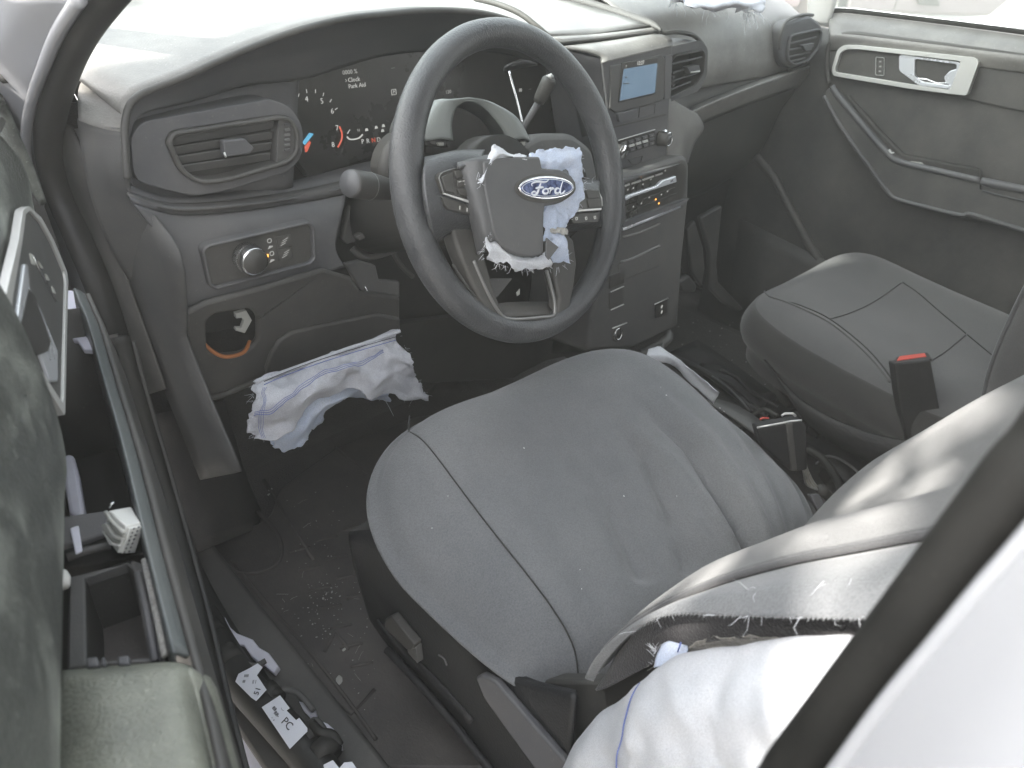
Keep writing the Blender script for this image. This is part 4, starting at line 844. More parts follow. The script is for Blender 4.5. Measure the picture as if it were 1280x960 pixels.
sp2 = plate('switch_pod', F3, pod2, -.012, .002, 'dark', sw, bevel=.002, rnd=.002)
for q in ((573, 260), (582, 262.5)): box('button_mark', F3, (*F3.px(*q), .0024, R(70)), (.004, .001, .0003), 'print', sp2, bevel=0)
# right spoke block, mostly behind the cloth
surf('right_spoke', [wpx([(690, 190), (708, 205), (728, 224), (748, 224)], .004), wpx([(690, 226), (708, 228), (728, 230), (750, 230)], .02), wpx([(690, 262), (708, 262), (728, 260), (750, 256)], .026), wpx([(690, 285), (708, 283), (730, 280), (752, 276)], .014), wpx([(690, 292), (708, 290), (728, 288), (752, 284)], .0)], 'wheel', sw, n=(4, 4), solid=.006)
F4 = FW.up(.027)
p3 = F4.P([(712, 240), (735, 236), (747, 240), (750, 262), (745, 265), (708, 265)])
sp3 = plate('switch_pod', F4, p3, -.012, .004, 'gloss', sw, bevel=.002, rnd=.003)
plate('pod_bar', F4, F4.P([(718, 262.5), (748, 260.5), (748, 263), (720, 265)]), .003, .0055, 'satin', sp3, bevel=.0006)
tube('pod_edge', [F4.w(*F4.px(*p), .004) for p in ((745, 240), (749, 248), (750, 258))], .0009, 'satin', sp3, k=6)
for l in ([(728, 238), (744, 238), (747, 248), (731, 249)], [(730, 250), (747, 249), (748, 259), (732, 260)]): plate('button', F4, F4.P(l), .003, .006, 'dark', sp3, bevel=.0008)
p4 = F4.P([(712, 267), (748, 265.5), (747, 278), (715, 280)])
sp4 = plate('switch_pod', F4, p4, -.012, .002, 'dark', sw, bevel=.002, rnd=.003)
for q in ((719, 273.5), (731, 273), (742, 272)): ring('button_mark', F4, [(F4.px(*q)[0]+a, F4.px(*q)[1]+b) for a, b in ((-.002, -.002), (.002, -.002), (.002, .002), (-.002, .002))], .0008, .002, .0026, 'printdim', sp4, rnd=.001, bevel=0)
# lower spokes: frame shaped like a trough, bright inner bezel
F5 = FW.up(.004)
plate('lower_spoke', F5, F5.P([(552, 262), (590, 272), (600, 318), (614, 368), (628, 398), (618, 402), (600, 388), (580, 345), (566, 310)]), -.014, .008, 'dark', sw, bevel=.004, seg=3)
plate('lower_spoke', F5, F5.P([(680, 305), (700, 290), (712, 300), (716, 330), (712, 360), (706, 392), (695, 404), (690, 398), (694, 372)]), -.014, .008, 'dark', sw, bevel=.004, seg=3)
F6 = FW.up(.012)
tube('spoke_bezel', wpx([(592, 326), (602, 350), (614, 375), (626, 393), (634, 398), (650, 399), (672, 397), (690, 395), (693.5, 388), (692, 372), (687, 352), (683, 338)], .012), .0022, 'trim', sw, k=8, sub=4)
tube('spoke_groove', wpx([(566, 330), (580, 352), (595, 372), (606, 386)], .010), .0012, 'door', sw, k=6, sub=3)
surf('spoke_ledge', [wpx([(620, 380), (632, 378), (655, 377), (688, 377)], -.012), wpx([(630, 394), (640, 395), (660, 394), (690, 392)], .008)], 'dark', sw, n=(2, 3), solid=.003)
plate('spoke_web', FW.up(-.02), FW.up(-.02).P([(610, 348), (641, 348), (622, 372), (616, 372)]), -.004, 0, 'dash2', sw, bevel=.001)
plate('hub_back', FW.up(-.02), FW.up(-.02).P([(575, 215), (600, 195), (700, 195), (735, 215), (735, 280), (690, 320), (600, 320), (578, 290)]), -.01, 0, 'black', sw, bevel=.006)
plate('paper_scrap', FW.up(-.018), FW.up(-.018).P([(645, 366), (649, 361), (649, 368), (646, 370)]), 0, .001, 'whited', sw, bevel=0)
# hub cover: left flank and the cut front flap with the emblem
def wph(l): return [FW.up(h).w(*FW.up(h).px(a, b)) for a, b, h in l]
surf('hub_flank', [wph([(572, 204, .036), (584, 201, .044), (598, 199, .052), (614, 199, .0555)]), wph([(577, 232, .034), (588, 230, .046), (602, 228, .053), (618, 226, .0556)]), wph([(584, 262, .032), (594, 260, .046), (606, 258, .053), (622, 256, .0556)]), wph([(590, 290, .028), (599, 288, .044), (608, 286, .052), (626, 285, .0556)]), wph([(596, 318, .020), (603, 312, .038), (611, 304, .049), (630, 298, .055)])], 'pad', sw, n=(5, 5), solid=.005)
surf('hub_top_edge', [wpx([(572, 202), (586, 197), (600, 194), (616, 193)], .012), wpx([(571, 204), (585, 201), (600, 199), (614, 198)], .036), wpx([(574, 208), (588, 206), (602, 204), (615, 203)], .043)], 'pad', sw, n=(3, 4), solid=.004)
F7 = FW.up(.056)
flap = F7.P([(605, 202), (616, 198.5), (643, 195.6), (675, 195.6), (676.5, 202), (678, 209.7), (686, 211), (699, 211.6), (708, 215), (715, 220), (720, 227.5), (721, 237), (718, 242), (712, 247), (704, 252), (696, 255), (682, 257.5), (680.5, 266), (680, 285), (680, 317.5), (672, 320.5), (664, 321.6), (655, 321), (646, 319), (638, 315), (631, 310), (625, 303), (620, 296), (616, 284), (612, 264), (606, 230)])
plate('airbag_cover', F7, flap, -.007, 0, 'pad', sw, bevel=.0025, seg=3, label='cut airbag cover flap with the emblem')
F8 = F7.up(.0)
def ell(cx, cy, a, b, rot, n=48, k=1.): return [(cx+(a*math.cos(t)*math.cos(rot)-b*math.sin(t)*math.sin(rot))*k, cy+(a*math.cos(t)*math.sin(rot)+b*math.sin(t)*math.cos(rot))*k) for t in [2*math.pi*i/n for i in range(n)]]
eL, eR, eT, eB = F8.px(646, 236), F8.px(714.5, 234.5), F8.px(681, 220.5), F8.px(679.5, 249.5)
ec = ((eL[0]+eR[0])/2, (eL[1]+eR[1])/2); ea = math.dist(eL, eR)/2; eb = math.dist(eT, eB)/2; er = math.atan2(eR[1]-eL[1], eR[0]-eL[0])
plate('emblem_well', F8, ell(*ec, ea+.0035, eb+.0035, er), -.001, .0012, 'dark', sw, bevel=.0006)
em = plate('oval_emblem', F8, ell(*ec, ea, eb, er), .0, .0042, 'chrome', sw, bevel=.0012, seg=3)
plate('emblem_field', F8, ell(*ec, ea-.0022, eb-.0022, er), .004, .0047, 'blue', em, bevel=0)
bm = bmesh.new(); tube_bm(bm, [F8.w(u, v, .0047) for u, v in ell(*ec, ea-.0042, eb-.0038, er, 64)], .00045, 5, closed=True); bm_obj('emblem_line', bm, 'silver', em)
# the script word, drawn stroke by stroke (x 0..1 across the word, y 0..1 up)
S = [[(.00, .62), (-.02, .74), (.06, .84), (.20, .88), (.34, .84), (.44, .88), (.50, .98)],                       # F roof
     [(.27, .86), (.22, .60), (.17, .30), (.10, .10), (.02, .08), (-.02, .18), (.04, .28), (.10, .24)],            # F stem
     [(.10, .48), (.22, .52), (.34, .54)],                                                                         # F bar
     [(.42, .44), (.34, .38), (.32, .22), (.38, .12), (.46, .16), (.49, .30), (.45, .42), (.40, .46), (.50, .42)],  # o
     [(.50, .42), (.57, .48), (.56, .36), (.53, .12)], [(.56, .34), (.62, .46), (.68, .42)],                         # r
     [(.86, .40), (.78, .46), (.71, .34), (.72, .16), (.80, .12), (.86, .26), (.88, .42)],                          # d bowl
     [(.96, .90), (.91, .60), (.87, .28), (.88, .12), (.96, .16), (1.02, .30)]]                                    # d stem
ww, wh = ea*1.16, eb*1.36
for s in S:
    pts = []
    for x, y in s:
        u, v = (x-.49)*ww, (y-.50)*wh; u += .10*v
        pts.append(F8.w(ec[0]+u*math.cos(er)-v*math.sin(er), ec[1]+u*math.sin(er)+v*math.cos(er), .0049))
    q = spline(pts, 5); n_ = len(q); tube('emblem_script', q, [.0009+.0008*math.sin(math.pi*min(1, max(0, i/(n_-1)))) for i in range(n_)], 'tag', em, k=6, flat=.5)
# torn airbag cloth showing round the flap
def cloth(name, rows, mat, par, amp=.004, sc=40, seed=1, n=(9, 9), label=None, solid=.0006): return surf(name, rows, mat, par, n=n, solid=solid, fn=ragged(crumple(amp*1.25, sc*1.3, seed), .0034), label=label)
cloth('airbag_cloth', [wpx([(660, 191), (680, 186.5), (700, 185.5), (718, 185), (727, 189)], .046), wpx([(660, 200), (682, 201), (700, 200), (716, 200), (726, 204)], .054), wpx([(664, 214), (684, 214), (704, 213), (718, 216), (727, 222)], .050)], 'bagb', sw, .0022, 50, 1)
cloth('airbag_cloth', [wpx([(706, 212), (718, 206), (727, 206)], .050), wpx([(712, 226), (722, 224), (729.5, 226)], .052), wpx([(708, 240), (722, 242), (729, 246)], .050), wpx([(698, 252), (714, 258), (724, 260)], .046), wpx([(684, 258), (706, 268), (715, 272)], .044), wpx([(680, 272), (698, 282), (708, 284)], .046)], 'bagb', sw, .0022, 50, 2)
cloth('airbag_cloth', [wpx([(679, 256), (694, 255), (712, 264)], .044), wpx([(679, 280), (694, 282), (706, 286)], .050), wpx([(680, 296), (694, 298), (707, 302)], .052), wpx([(682, 310), (698, 312), (710, 318)], .048), wpx([(694, 326), (704, 326), (712, 328)], .044)], 'bagb', sw, .003, 45, 3)
cloth('airbag_cloth', [wpx([(612, 286), (618, 294), (628, 306), (642, 316), (662, 321), (684, 316)], .046), wpx([(608, 306), (618, 310), (630, 317), (644, 325), (664, 328), (690, 324)], .052), wpx([(610, 326), (622, 328), (636, 332), (644, 339), (668, 336), (692, 336)], .046)], 'bag', sw, .003, 45, 4)
cloth('airbag_cloth', [wpx([(598, 226), (601, 218), (606, 206), (612, 188), (622, 183), (638, 190), (656, 195)], .048), wpx([(601, 230), (605, 222), (609, 210), (616, 197), (626, 192), (640, 196), (658, 199)], .056), wpx([(600, 224), (607, 212), (613, 202), (620, 199), (630, 197), (644, 198), (660, 199)], .052)], 'bag', sw, .0016, 50, 5)
plate('strap_end', F7.up(.002), F7.up(.002).P([(682, 297), (689, 303), (697, 309), (690, 318), (685, 325), (681, 320)]), 0, .002, 'pad', sw, bevel=.0005)
cloth('scorched_cloth', [wpx([(688, 286), (700, 284), (709, 286)], .052), wpx([(690, 292), (702, 291), (711, 292)], .054)], 'foam', sw, .003, 60, 6)
fray('loose_threads', wpx([(727, 189), (728, 205), (730, 226), (729, 246), (722, 262), (712, 276), (707, 288), (710, 318), (712, 328)], .048), 'bag', sw, 46, .009, 2, Vector((.8, 0, -.3)))
fray('loose_threads', wpx([(604, 322), (616, 327), (634, 333), (650, 336), (668, 336), (692, 336), (708, 330)], .048), 'bag', sw, 46, .011, 3)
fray('loose_threads', wpx([(614, 282), (612, 292), (606, 306), (604, 318)], .050), 'bag', sw, 26, .014, 4, Vector((-.7, 0, -.5)))
fray('loose_threads', wpx([(598, 214), (600, 222), (601, 228)], .054), 'bag', sw, 16, .012, 5)
fray('loose_threads', wpx([(722, 228), (735, 229), (744, 227)], .045), 'bag', sw, 10, .012, 6, Vector((1, 0, 0)))

# ================================================================== seats
def cushion(name, mat, par, cx, cy, a, b, zf, ex=3.2, drop=.045, skirt=.11, nt=150, nr=44, ns=10, tuck=.012, taper=0., side=None):
    """upholstered pad: rounded-rectangle plan, crowned top given by zf(x, y), rolled edge and side walls"""
    bm = bmesh.new(); rings = []; cv = None
    def outl(t):
        c, s = math.cos(t), math.sin(t); return (math.copysign(abs(c)**(2/ex), c), math.copysign(abs(s)**(2/ex), s))
    for k in range(1, nr+1):
        s = (k/nr)**.85; row = []
        for i in range(nt):
            ox, oy = outl(2*math.pi*i/nt); x, y = cx+a*ox*s*(1-(taper*max(0, -oy*s+.25) if ox < 0 else 0)), cy+b*oy*s
            row.append(bm.verts.new((x, y, zf(x, y) - drop*(s**7))))
        rings.append(row)
    for k in range(1, ns+1):
        q = k/ns; row = []
        for i in range(nt):
            ox, oy = outl(2*math.pi*i/nt); f = 1 + .045*math.sin(math.pi*min(1, q*1.5)) - tuck*q*4*(1 if q > .6 else 0)
            tp = 1-(taper*max(0, -oy+.25) if ox < 0 else 0); x, y = cx+a*ox*f*tp, cy+b*oy*f
            row.append(bm.verts.new((x, y, zf(cx+a*ox*tp, cy+b*oy) - drop - skirt*q)))
        rings.append(row)
    c = bm.verts.new((cx, cy, zf(cx, cy)))
    for i in range(nt): bm.faces.new((c, rings[0][i], rings[0][(i+1) % nt]))
    if side:
        b2 = bmesh.new(); R2 = [[b2.verts.new(v.co) for v in r] for r in rings[nr-2:]]
        for k in range(len(R2)-1):
            for i in range(nt): b2.faces.new((R2[k][i], R2[k+1][i], R2[k+1][(i+1) % nt], R2[k][(i+1) % nt]))
        bm_obj(side[0], b2, side[1], par, smooth=True)
        for r in rings[nr-1:]:
            for v in r: bm.verts.remove(v)
        rings = rings[:nr-1]
    for k in range(len(rings)-1):
        for i in range(nt): bm.faces.new((rings[k][i], rings[k+1][i], rings[k+1][(i+1) % nt], rings[k][(i+1) % nt]))
    return bm_obj(name, bm, mat, par, smooth=True)
def segd(p, a, b):
    ab = b-a; t = max(0, min(1, (p-a).dot(ab)/ab.length_squared)); return (p-(a+ab*t)).length, t
folds = []
for pts, amp, wd in (([(972, 712), (905, 628), (855, 572), (790, 532)], -.011, .011), ([(990, 690), (930, 622), (880, 566), (815, 522)], .008, .014), ([(955, 715), (885, 640), (835, 590), (770, 550)], .006, .012),
                     ([(860, 700), (838, 645), (803, 584), (750, 538)], -.008, .012), ([(900, 712), (868, 650), (825, 596)], .004, .010), ([(800, 715), (780, 680), (752, 628), (700, 578)], -.006, .015), ([(1015, 660), (965, 592), (920, 540), (880, 500)], -.005, .013),
                     ([(1000, 668), (940, 590), (900, 545)], .004, .010), ([(740, 740), (700, 690), (650, 640)], -.003, .02)):
    folds.append(([Vector(at(a, b, Z=.352)[:2]) for a, b in pts], amp*1.05, wd))
def zdrv(x, y):
    z = .385 + .15*(y+.2) + .05*max(0, x+.02)*max(0, y+.30)*6 + .030*math.exp(-((x+.15)/.14)**2)*math.exp(-((y-.03)/.09)**2) - .012*math.exp(-((x-.0)/.14)**2) + .010*math.exp(-((y+.05)/.08)**2) + .008*math.exp(-((x-.03)/.09)**2)*math.exp(-((y-.02)/.07)**2) - .05*max(0, -(y+.34))*4*max(0, (x+.1))
    p = Vector((x, y))
    for pts, amp, wd in folds:
        best = 9; bt = 0
        for i in range(len(pts)-1):
            d, t = segd(p, pts[i], pts[i+1])
            if d < best: best, bt = d, (i+t)/(len(pts)-1)
        z += 2.1*amp*math.exp(-(best/wd)**2)*(1-bt**2*.85)
    return z + .0022*noise.noise(Vector((x*9, y*9, 1)))
seat = thing('driver_seat', 'grey cloth driver seat with wrinkled cushion and slit-open side bolster', 'seat', (0, -.3, 0))
DS = dict(cx=-.004, cy=-.205, a=.287, b=.232)
cushion('cushion', 'seat', seat, zf=zdrv, ex=3.3, drop=.065, skirt=.022, taper=.095, **DS)
def on_seat(l, zf, z0, lift=.0012, n=8, it=4):
    out = []
    for px, py in l:
        z = z0
        for _ in range(it): p = at(px, py, Z=z); z = zf(p.x, p.y)+lift
        out.append(at(px, py, Z=z))
    return spline(out, n)
def drape(pts, zf, dr, cx, cy, a, b, ex=3.0, lift=.0006):
    o = []
    for p in pts:
        s = (abs((p.x-cx)/a)**ex + abs((p.y-cy)/b)**ex)**(1/ex)
        o.append(Vector((p.x, p.y, zf(p.x, p.y) - dr*min(s, 1)**7 + lift)))
    return o
def plan(l, z, n=10): return spline([at(a, b, Z=z) for a, b in l], n)
sm = plan([(512, 545), (511, 560), (514, 580), (530, 600), (580, 652), (640, 715), (690, 768), (718, 803), (729, 835)], .35)
tube('seam', drape(sm, zdrv, .065, ex=3.3, **DS), .0011, 'seam', seat, k=6)
# plastic valance under the cushion
def vl(l, x=-.272): return [at(a, b, X=x) for a, b in l]
vt = [(438, 664), (477, 668), (530, 725), (593, 805), (640, 836), (673, 851), (720, 862)]
v1 = [(436, 676), (470, 690), (522, 745), (585, 825), (632, 858), (668, 878), (716, 893)]
v2 = [(446, 720), (472, 745), (512, 800), (575, 880), (625, 950), (662, 1000), (705, 1040)]
v3 = [(462, 775), (484, 806), (520, 848), (565, 902), (612, 965), (650, 1030), (690, 1080)]
surf('side_valance', [vl(vt, -.262), vl(v1, -.278), vl(v2, -.284), vl(v3, -.272)], 'valance', seat, n=(5, 5), solid=.005)
surf('front_valance', [[at(438, 664, X=-.262), Vector((-.12, .02, .25)), Vector((.26, -.03, .25))], [at(446, 720, X=-.284), Vector((-.12, .03, .12)), Vector((.26, -.02, .12))]], 'dark', seat, n=(3, 5), solid=.004)
tube('valance_lip', vl([(478, 672), (530, 731), (580, 796), (608, 822)], -.276), .0035, 'valance', seat, sub=5)
tube('seat_rail', vl([(484, 812), (520, 850), (560, 896), (607, 955), (650, 1010)], -.285), .006, 'valance', seat, sub=4)
surf('rail_cover', [vl([(470, 775), (500, 805), (545, 850), (590, 900)], -.287), vl([(478, 795), (505, 822), (548, 868), (586, 906)], -.289)], 'valance', seat, n=(2, 4), solid=.004)
FVl = Fr((-.286, -.2, .2), (0, -1, 0), (-1, 0, 0))
hb = plate('seat_switch', FVl, FVl.P([(489, 769), (497, 765), (526, 800), (524, 808), (516, 807), (488, 780)]), -.002, .010, 'dark', seat, bevel=.002, seg=3)
plate('switch_end', FVl, FVl.P([(515, 808), (526, 804), (528, 825), (516, 812)]), -.002, .008, 'dash2', seat, bevel=.001)
tube('trim_cap', [FVl.w(*FVl.px(*p), .001) for p in ((549, 818), (556, 823), (559, 831))], .0012, 'dash', seat, k=6, sub=3)
FRc = Fr((-.292, -.33, .24), (0, -1, 0), (-1, 0, .15))
plate('recline_lever', FRc, FRc.P([(597, 845), (605, 841), (622, 850), (740, 985), (712, 1000), (690, 985), (608, 872)]), -.006, .004, 'dash', seat, bevel=.003, seg=3)
plate('hinge_bracket', FRc.up(-.01), FRc.up(-.01).P([(660, 874), (674, 868), (702, 930), (740, 980), (722, 990), (690, 945)]), -.01, .002, 'dash2', seat, bevel=.006, seg=3)
plate('hinge_cover', FRc.up(-.03), FRc.up(-.03).P([(674, 850), (748, 852), (770, 880), (752, 930), (738, 990), (700, 940), (676, 880)]), -.02, 0, 'dark', seat, bevel=.004)
# seat back
seams = [(748, 838, -.248), (762, 812, -.246), (800, 780, -.242), (880, 738, -.233), (980, 707, -.224), (1090, 685, -.212), (1190, 667, -.202), (1300, 648, -.195), (1420, 630, -.19)]
sp3_ = [at(a, b, X=x) for a, b, x in seams]
rsil = [(1022, 668), (1032, 656), (1052, 628), (1090, 592), (1140, 556), (1210, 516), (1290, 474), (1380, 432), (1480, 390)]
rp3 = [at(a, b, X=x) for (a, b), x in zip(rsil, (.215, .215, .215, .215, .215, .215, .21, .205, .20))]
rows = []
for i, (l, r) in enumerate(zip(sp3_, rp3)):
    s = i/8; dep = .010 + .014*min(1, s*2.2)     # hollow between the bolsters
    d = Vector((0, -1, -.38)).normalized()
    row = [l]
    for t, k in ((.14, -.25), (.30, .75), (.5, 1.), (.70, .75), (.86, -.1)): row.append(l.lerp(r, t) + d*dep*k)
    row += [r, r + Vector((.03, -.035, -.004)), r + Vector((.035, -.12, -.02))]
    rows.append(row)
bk = surf('backrest', rows, 'seatb', seat, n=(5, 6), solid=.006, fn=lambda p, u, v: p + Vector((0, 1, .4))*(.0025*noise.noise(p*11) + .0018*noise.noise(Vector((p.x*30, p.z*9, 3)))))
tube('piping', [p + Vector((-.001, .0025, .001)) for p in sp3_], .0032, 'pipe', seat, k=8, sub=6)
tube('piping', [p + Vector((-.004, .0005, -.003)) for p in sp3_[1:]], .0014, 'seam', seat, k=6, sub=6)
# side of the bolster: cloth flap with a serrated tear
tears = [(742, 852, -.262), (756, 828, -.268), (790, 792, -.275), (832, 769, -.283), (905, 769, -.287), (985, 771, -.290), (1082, 773, -.290), (1180, 776, -.288), (1300, 780, -.285)]
tr3 = [at(a, b, X=x) for a, b, x in tears]
md = [p.lerp(q, .5) + Vector((-.016, .002, .010)) for p, q in zip(sp3_, tr3)]
surf('bolster_flap', [[p + Vector((-.002, 0, -.001)) for p in sp3_], md, tr3], 'seat', seat, n=(5, 6), solid=.0022)
ts = spline(tr3[2:], 30); bm = bmesh.new()
for i in range(len(ts)-1):
    if i % 2: continue
    a, b = ts[i], ts[i+1]; l = .0020 + .0012*random.random()
    c = (a+b)/2 + Vector((-.0015, random.uniform(-.001, .001), -l)); up = Vector((.0, .0, .001))
    v = [bm.verts.new(q) for q in (a+up, b+up, c)]; bm.faces.new(v)
    v2_ = [bm.verts.new(q + Vector((.0012, 0, 0))) for q in (a+up, b+up, c)]; bm.faces.new(v2_[::-1])
bm_obj('serrated_edge', bm, 'seat', seat)
fray('loose_threads', tr3[2:7], 'bag', seat, 26, .014, 11, Vector((-.3, .3, -.6)), r=.00035)
fray('loose_threads', [md[4], md[5], md[6]], 'bag', seat, 14, .016, 12, Vector((-.6, .2, -.2)), r=.00035)
n1 = [at(a, b, X=-.262) for a, b in ((744, 862), (760, 858), (800, 838), (850, 812), (905, 800), (985, 799), (1082, 800), (1180, 802), (1300, 806))]
n2 = [p + Vector((.006, -.006, -.018)) for p in n1]
surf('backing_net', [[p + Vector((.020, -.002, .006)) for p in tr3], [p.lerp(q, .5)+Vector((.010, 0, -.001)) for p, q in zip(tr3, n1)], n1], 'net', seat, n=(4, 5), solid=.002)
surf('torn_foam', [[p + Vector((-.001, .001, .002)) for p in n1[3:]], [p + Vector((.004, -.002, -.010)) for p in n1[3:]], [p+Vector((.01, -.004, -.02)) for p in n2[3:]]], 'foam', seat, n=(6, 8), solid=.001, fn=crumple(.0035, 90, 5))
fray('loose_threads', n1[2:6], 'foam', seat, 60, .012, 13, Vector((-.5, .3, -.4)), r=.0005)
surf('bolster_cavity', [[p + Vector((.012, 0, .0)) for p in n1], [p + Vector((.02, -.02, -.09)) for p in n1]], 'black', seat, n=(2, 4), solid=.003)
surf('back_side_panel', [[Vector((-.25, -.46, .24)), Vector((-.25, -.60, .28)), Vector((-.25, -.75, .34))], [Vector((-.26, -.47, .38)), Vector((-.26, -.63, .44)), Vector((-.26, -.78, .5))], [Vector((-.255, -.55, .62)), Vector((-.255, -.68, .66)), Vector((-.255, -.80, .7))]], 'dark', seat, n=(3, 3), solid=.004)
# bits of broken glass on the cushion
bm = bmesh.new(); rnd = random.Random(4)
for px, py in ((725, 712), (727, 736), (826, 484), (833, 494), (900, 510), (905, 514), (560, 620), (540, 660), (655, 560), (780, 620), (846, 620), (940, 690)):
    p = at(px, py, Z=.355); p = at(px, py, Z=zdrv(p.x, p.y)+.001); s = rnd.uniform(.0004, .0010)
    bmesh.ops.create_icosphere(bm, subdivisions=1, radius=s, matrix=Matrix.Translation(p) @ Matrix.Rotation(rnd.random()*6, 4, 'Z') @ Matrix.Diagonal((1.6, .8, .6, 1)))
tag(bm_obj('debris', bm, 'white'), 'tiny bright crumbs scattered over the driver seat cushion', 'debris', kind='stuff')
plate('burn_hole', Fr(at(940, 692, Z=.332), (1, 0, 0), (0, 0, 1)), [(.002*math.cos(k)*(1+.4*math.sin(3*k)), .0028*math.sin(k)) for k in [i*.628 for i in range(10)]], 0, .006, 'seam', seat, bevel=0)

# ------------------------------------------------------------------ passenger seat
ps = thing('passenger_seat', 'dark grey cloth passenger seat with stitched cushion panels near the far door', 'seat', (.80, -.3, 0))
def zp(x, y): return .366 + .05*(y+.25) - .010*math.exp(-((x-.81)/.16)**2) + .012*math.exp(-((y+.06)/.09)**2) + .0012*noise.noise(Vector((x*9, y*9, 5)))
PS = dict(cx=.812, cy=-.262, a=.256, b=.235)
cushion('cushion', 'pseat', ps, zf=zp, ex=5.0, drop=.024, skirt=.11, side=('shade_painted_side', 'pside'), **PS)
def ptube(nm, l, r, m, z=.362, nn=8): return tube(nm, drape(plan(l, z, nn), zp, .024, PS['cx'], PS['cy'], PS['a'], PS['b'], ex=5.0), r, m, ps, k=6)
ptube('seam', [(1036, 402), (1060, 393), (1090, 378), (1127, 355)], .0016, 'seam')
ptube('seam', [(1127, 355), (1150, 368), (1180, 390), (1211, 412), (1246, 436)], .0016, 'seam')
ptube('seam', [(1150, 458), (1165, 447), (1185, 433), (1211, 412)], .0016, 'seam')
ptube('seam', [(956, 362), (959, 374), (972, 383), (1000, 390), (1036, 402), (1080, 432), (1118, 468)], .0016, 'seam')
ptube('piping', [(957, 368), (962, 378), (985, 388), (1035, 406), (1078, 436), (1116, 470)], .0024, 'pseat')
surf('side_valance', [[at(955, 450, X=.548), at(1000, 500, X=.548), at(1080, 540, X=.548), at(1180, 560, X=.548)], [at(975, 480, X=.55), at(1015, 535, X=.55), at(1090, 580, X=.55), at(1180, 610, X=.55)]], 'valance', ps, n=(2, 4), solid=.004)
lb = [(1228, 520), (1236, 478), (1250, 436), (1268, 396), (1290, 352), (1320, 300)]
L3 = [at(a, b, X=.575) for a, b in lb]
surf('backrest', [[p + Vector((.012, -.10, 0)) for p in L3], [p + Vector((.0, -.03, 0)) for p in L3], L3, [p + Vector((.03, .006, .0)) for p in L3], [p + Vector((.09, -.03, 0)) for p in L3], [p + Vector((.24, -.045, 0)) for p in L3], [p + Vector((.48, .0, 0)) for p in L3]], 'pseat', ps, n=(4, 4), solid=.006)
tube('piping', [p + Vector((.002, .004, 0)) for p in L3], .0035, 'pipe', ps, sub=4)

# ------------------------------------------------------------------ buckles
def buckle(label, fr, face, top, red, up, mat='valance'):
    t = thing('seat_belt_buckle', label, 'buckle', fr.w(*fr.px(*face[0])), 'seat belt buckles')
    plate('housing', fr, fr.P(face), -.022, 0, mat, t, bevel=.003, seg=3)
    fu = Fr(fr.w(*fr.px(*top[0])), fr.x, up)
    plate('top_rim', fu, [fu.px(*q) for q in top], -.004, .001, mat, t, bevel=.001)
    plate('release_button', fu, [fu.px(*q) for q in red], -.002, .0028, 'red', t, bevel=.001, seg=2)
    return t
FB1 = Fr((.55, -.365, .40), (.72, -.69, 0), (-.66, -.70, .28))
b1 = buckle('seat belt buckle with large red button standing beside the passenger cushion', FB1, [(1118, 455), (1164, 450), (1174, 505), (1186, 565), (1138, 570), (1124, 500)], [(1118, 455), (1120, 447), (1160, 441), (1165, 449)], [(1121, 452), (1124, 447), (1156, 443), (1158, 447)], (.1, .35, .95))
FB2 = Fr((.265, -.30, .37), (.78, -.62, 0), (-.60, -.74, .30))
t2 = thing('seat_belt_buckle', 'dark seat belt buckle with scuffed top beside the driver cushion, webbing below', 'buckle', at(975, 560, X=.265), 'seat belt buckles')
plate('housing', FB2, FB2.P([(946, 535), (1002, 525), (1008, 532), (1010, 588), (990, 590), (968, 572), (952, 556)]), -.024, 0, 'valance', t2, bevel=.004, seg=3)
plate('front_ridge', FB2, FB2.P([(982, 529), (990, 527.5), (996, 588), (988, 588)]), -.002, .0025, 'dark', t2, bevel=.0015)
tube('top_rim', [FB2.w(*FB2.px(*q), -.002) for q in ((947, 535), (975, 530), (990, 527), (1003, 526))], .0015, 'satin', t2, k=6)
tube('top_rim', [FB2.w(*FB2.px(*q), -.014) for q in ((982, 524), (986, 521), (996, 521), (1000, 524))], .002, 'satin', t2, k=6)
tube('release_button', [FB2.w(*FB2.px(*q), -.012) for q in ((954, 528), (958, 526), (965, 526))], .0016, 'red', t2, k=6)
lm = thing('wiring_loom', 'braided wire loom in the gap between driver cushion and backrest', 'wiring', at(1012, 600, Y=-.33))
for k in range(7):
    o = (k-3)*1.7
    tube('wire', [at(1004+o*.5, 580, Y=-.33), at(1008+o*.6, 592, Y=-.33+.002*k), at(1014+o, 606, Y=-.335), at(1026+o*.9, 614+o*.4, Y=-.34), at(1042, 626+o*.5, Y=-.345)], .0021, 'loom' if k % 2 else 'foam', lm, k=6, sub=4)
tube('sleeve', [at(1026, 612, Y=-.345), at(1040, 624, Y=-.35), at(1056, 640, Y=-.355)], .009, 'dark', lm, k=10, sub=3)
FBk = Fr((.245, -.37, .31), (.8, -.6, 0), (-.5, -.6, .62))
tag(plate('seat_hinge_bracket', FBk, FBk.P([(1012, 618), (1024, 617), (1034, 636), (1050, 634), (1052, 642), (1032, 644), (1024, 640)]), -.01, 0, 'dash'), 'grey metal bracket in the gap at the foot of the driver backrest', 'bracket')

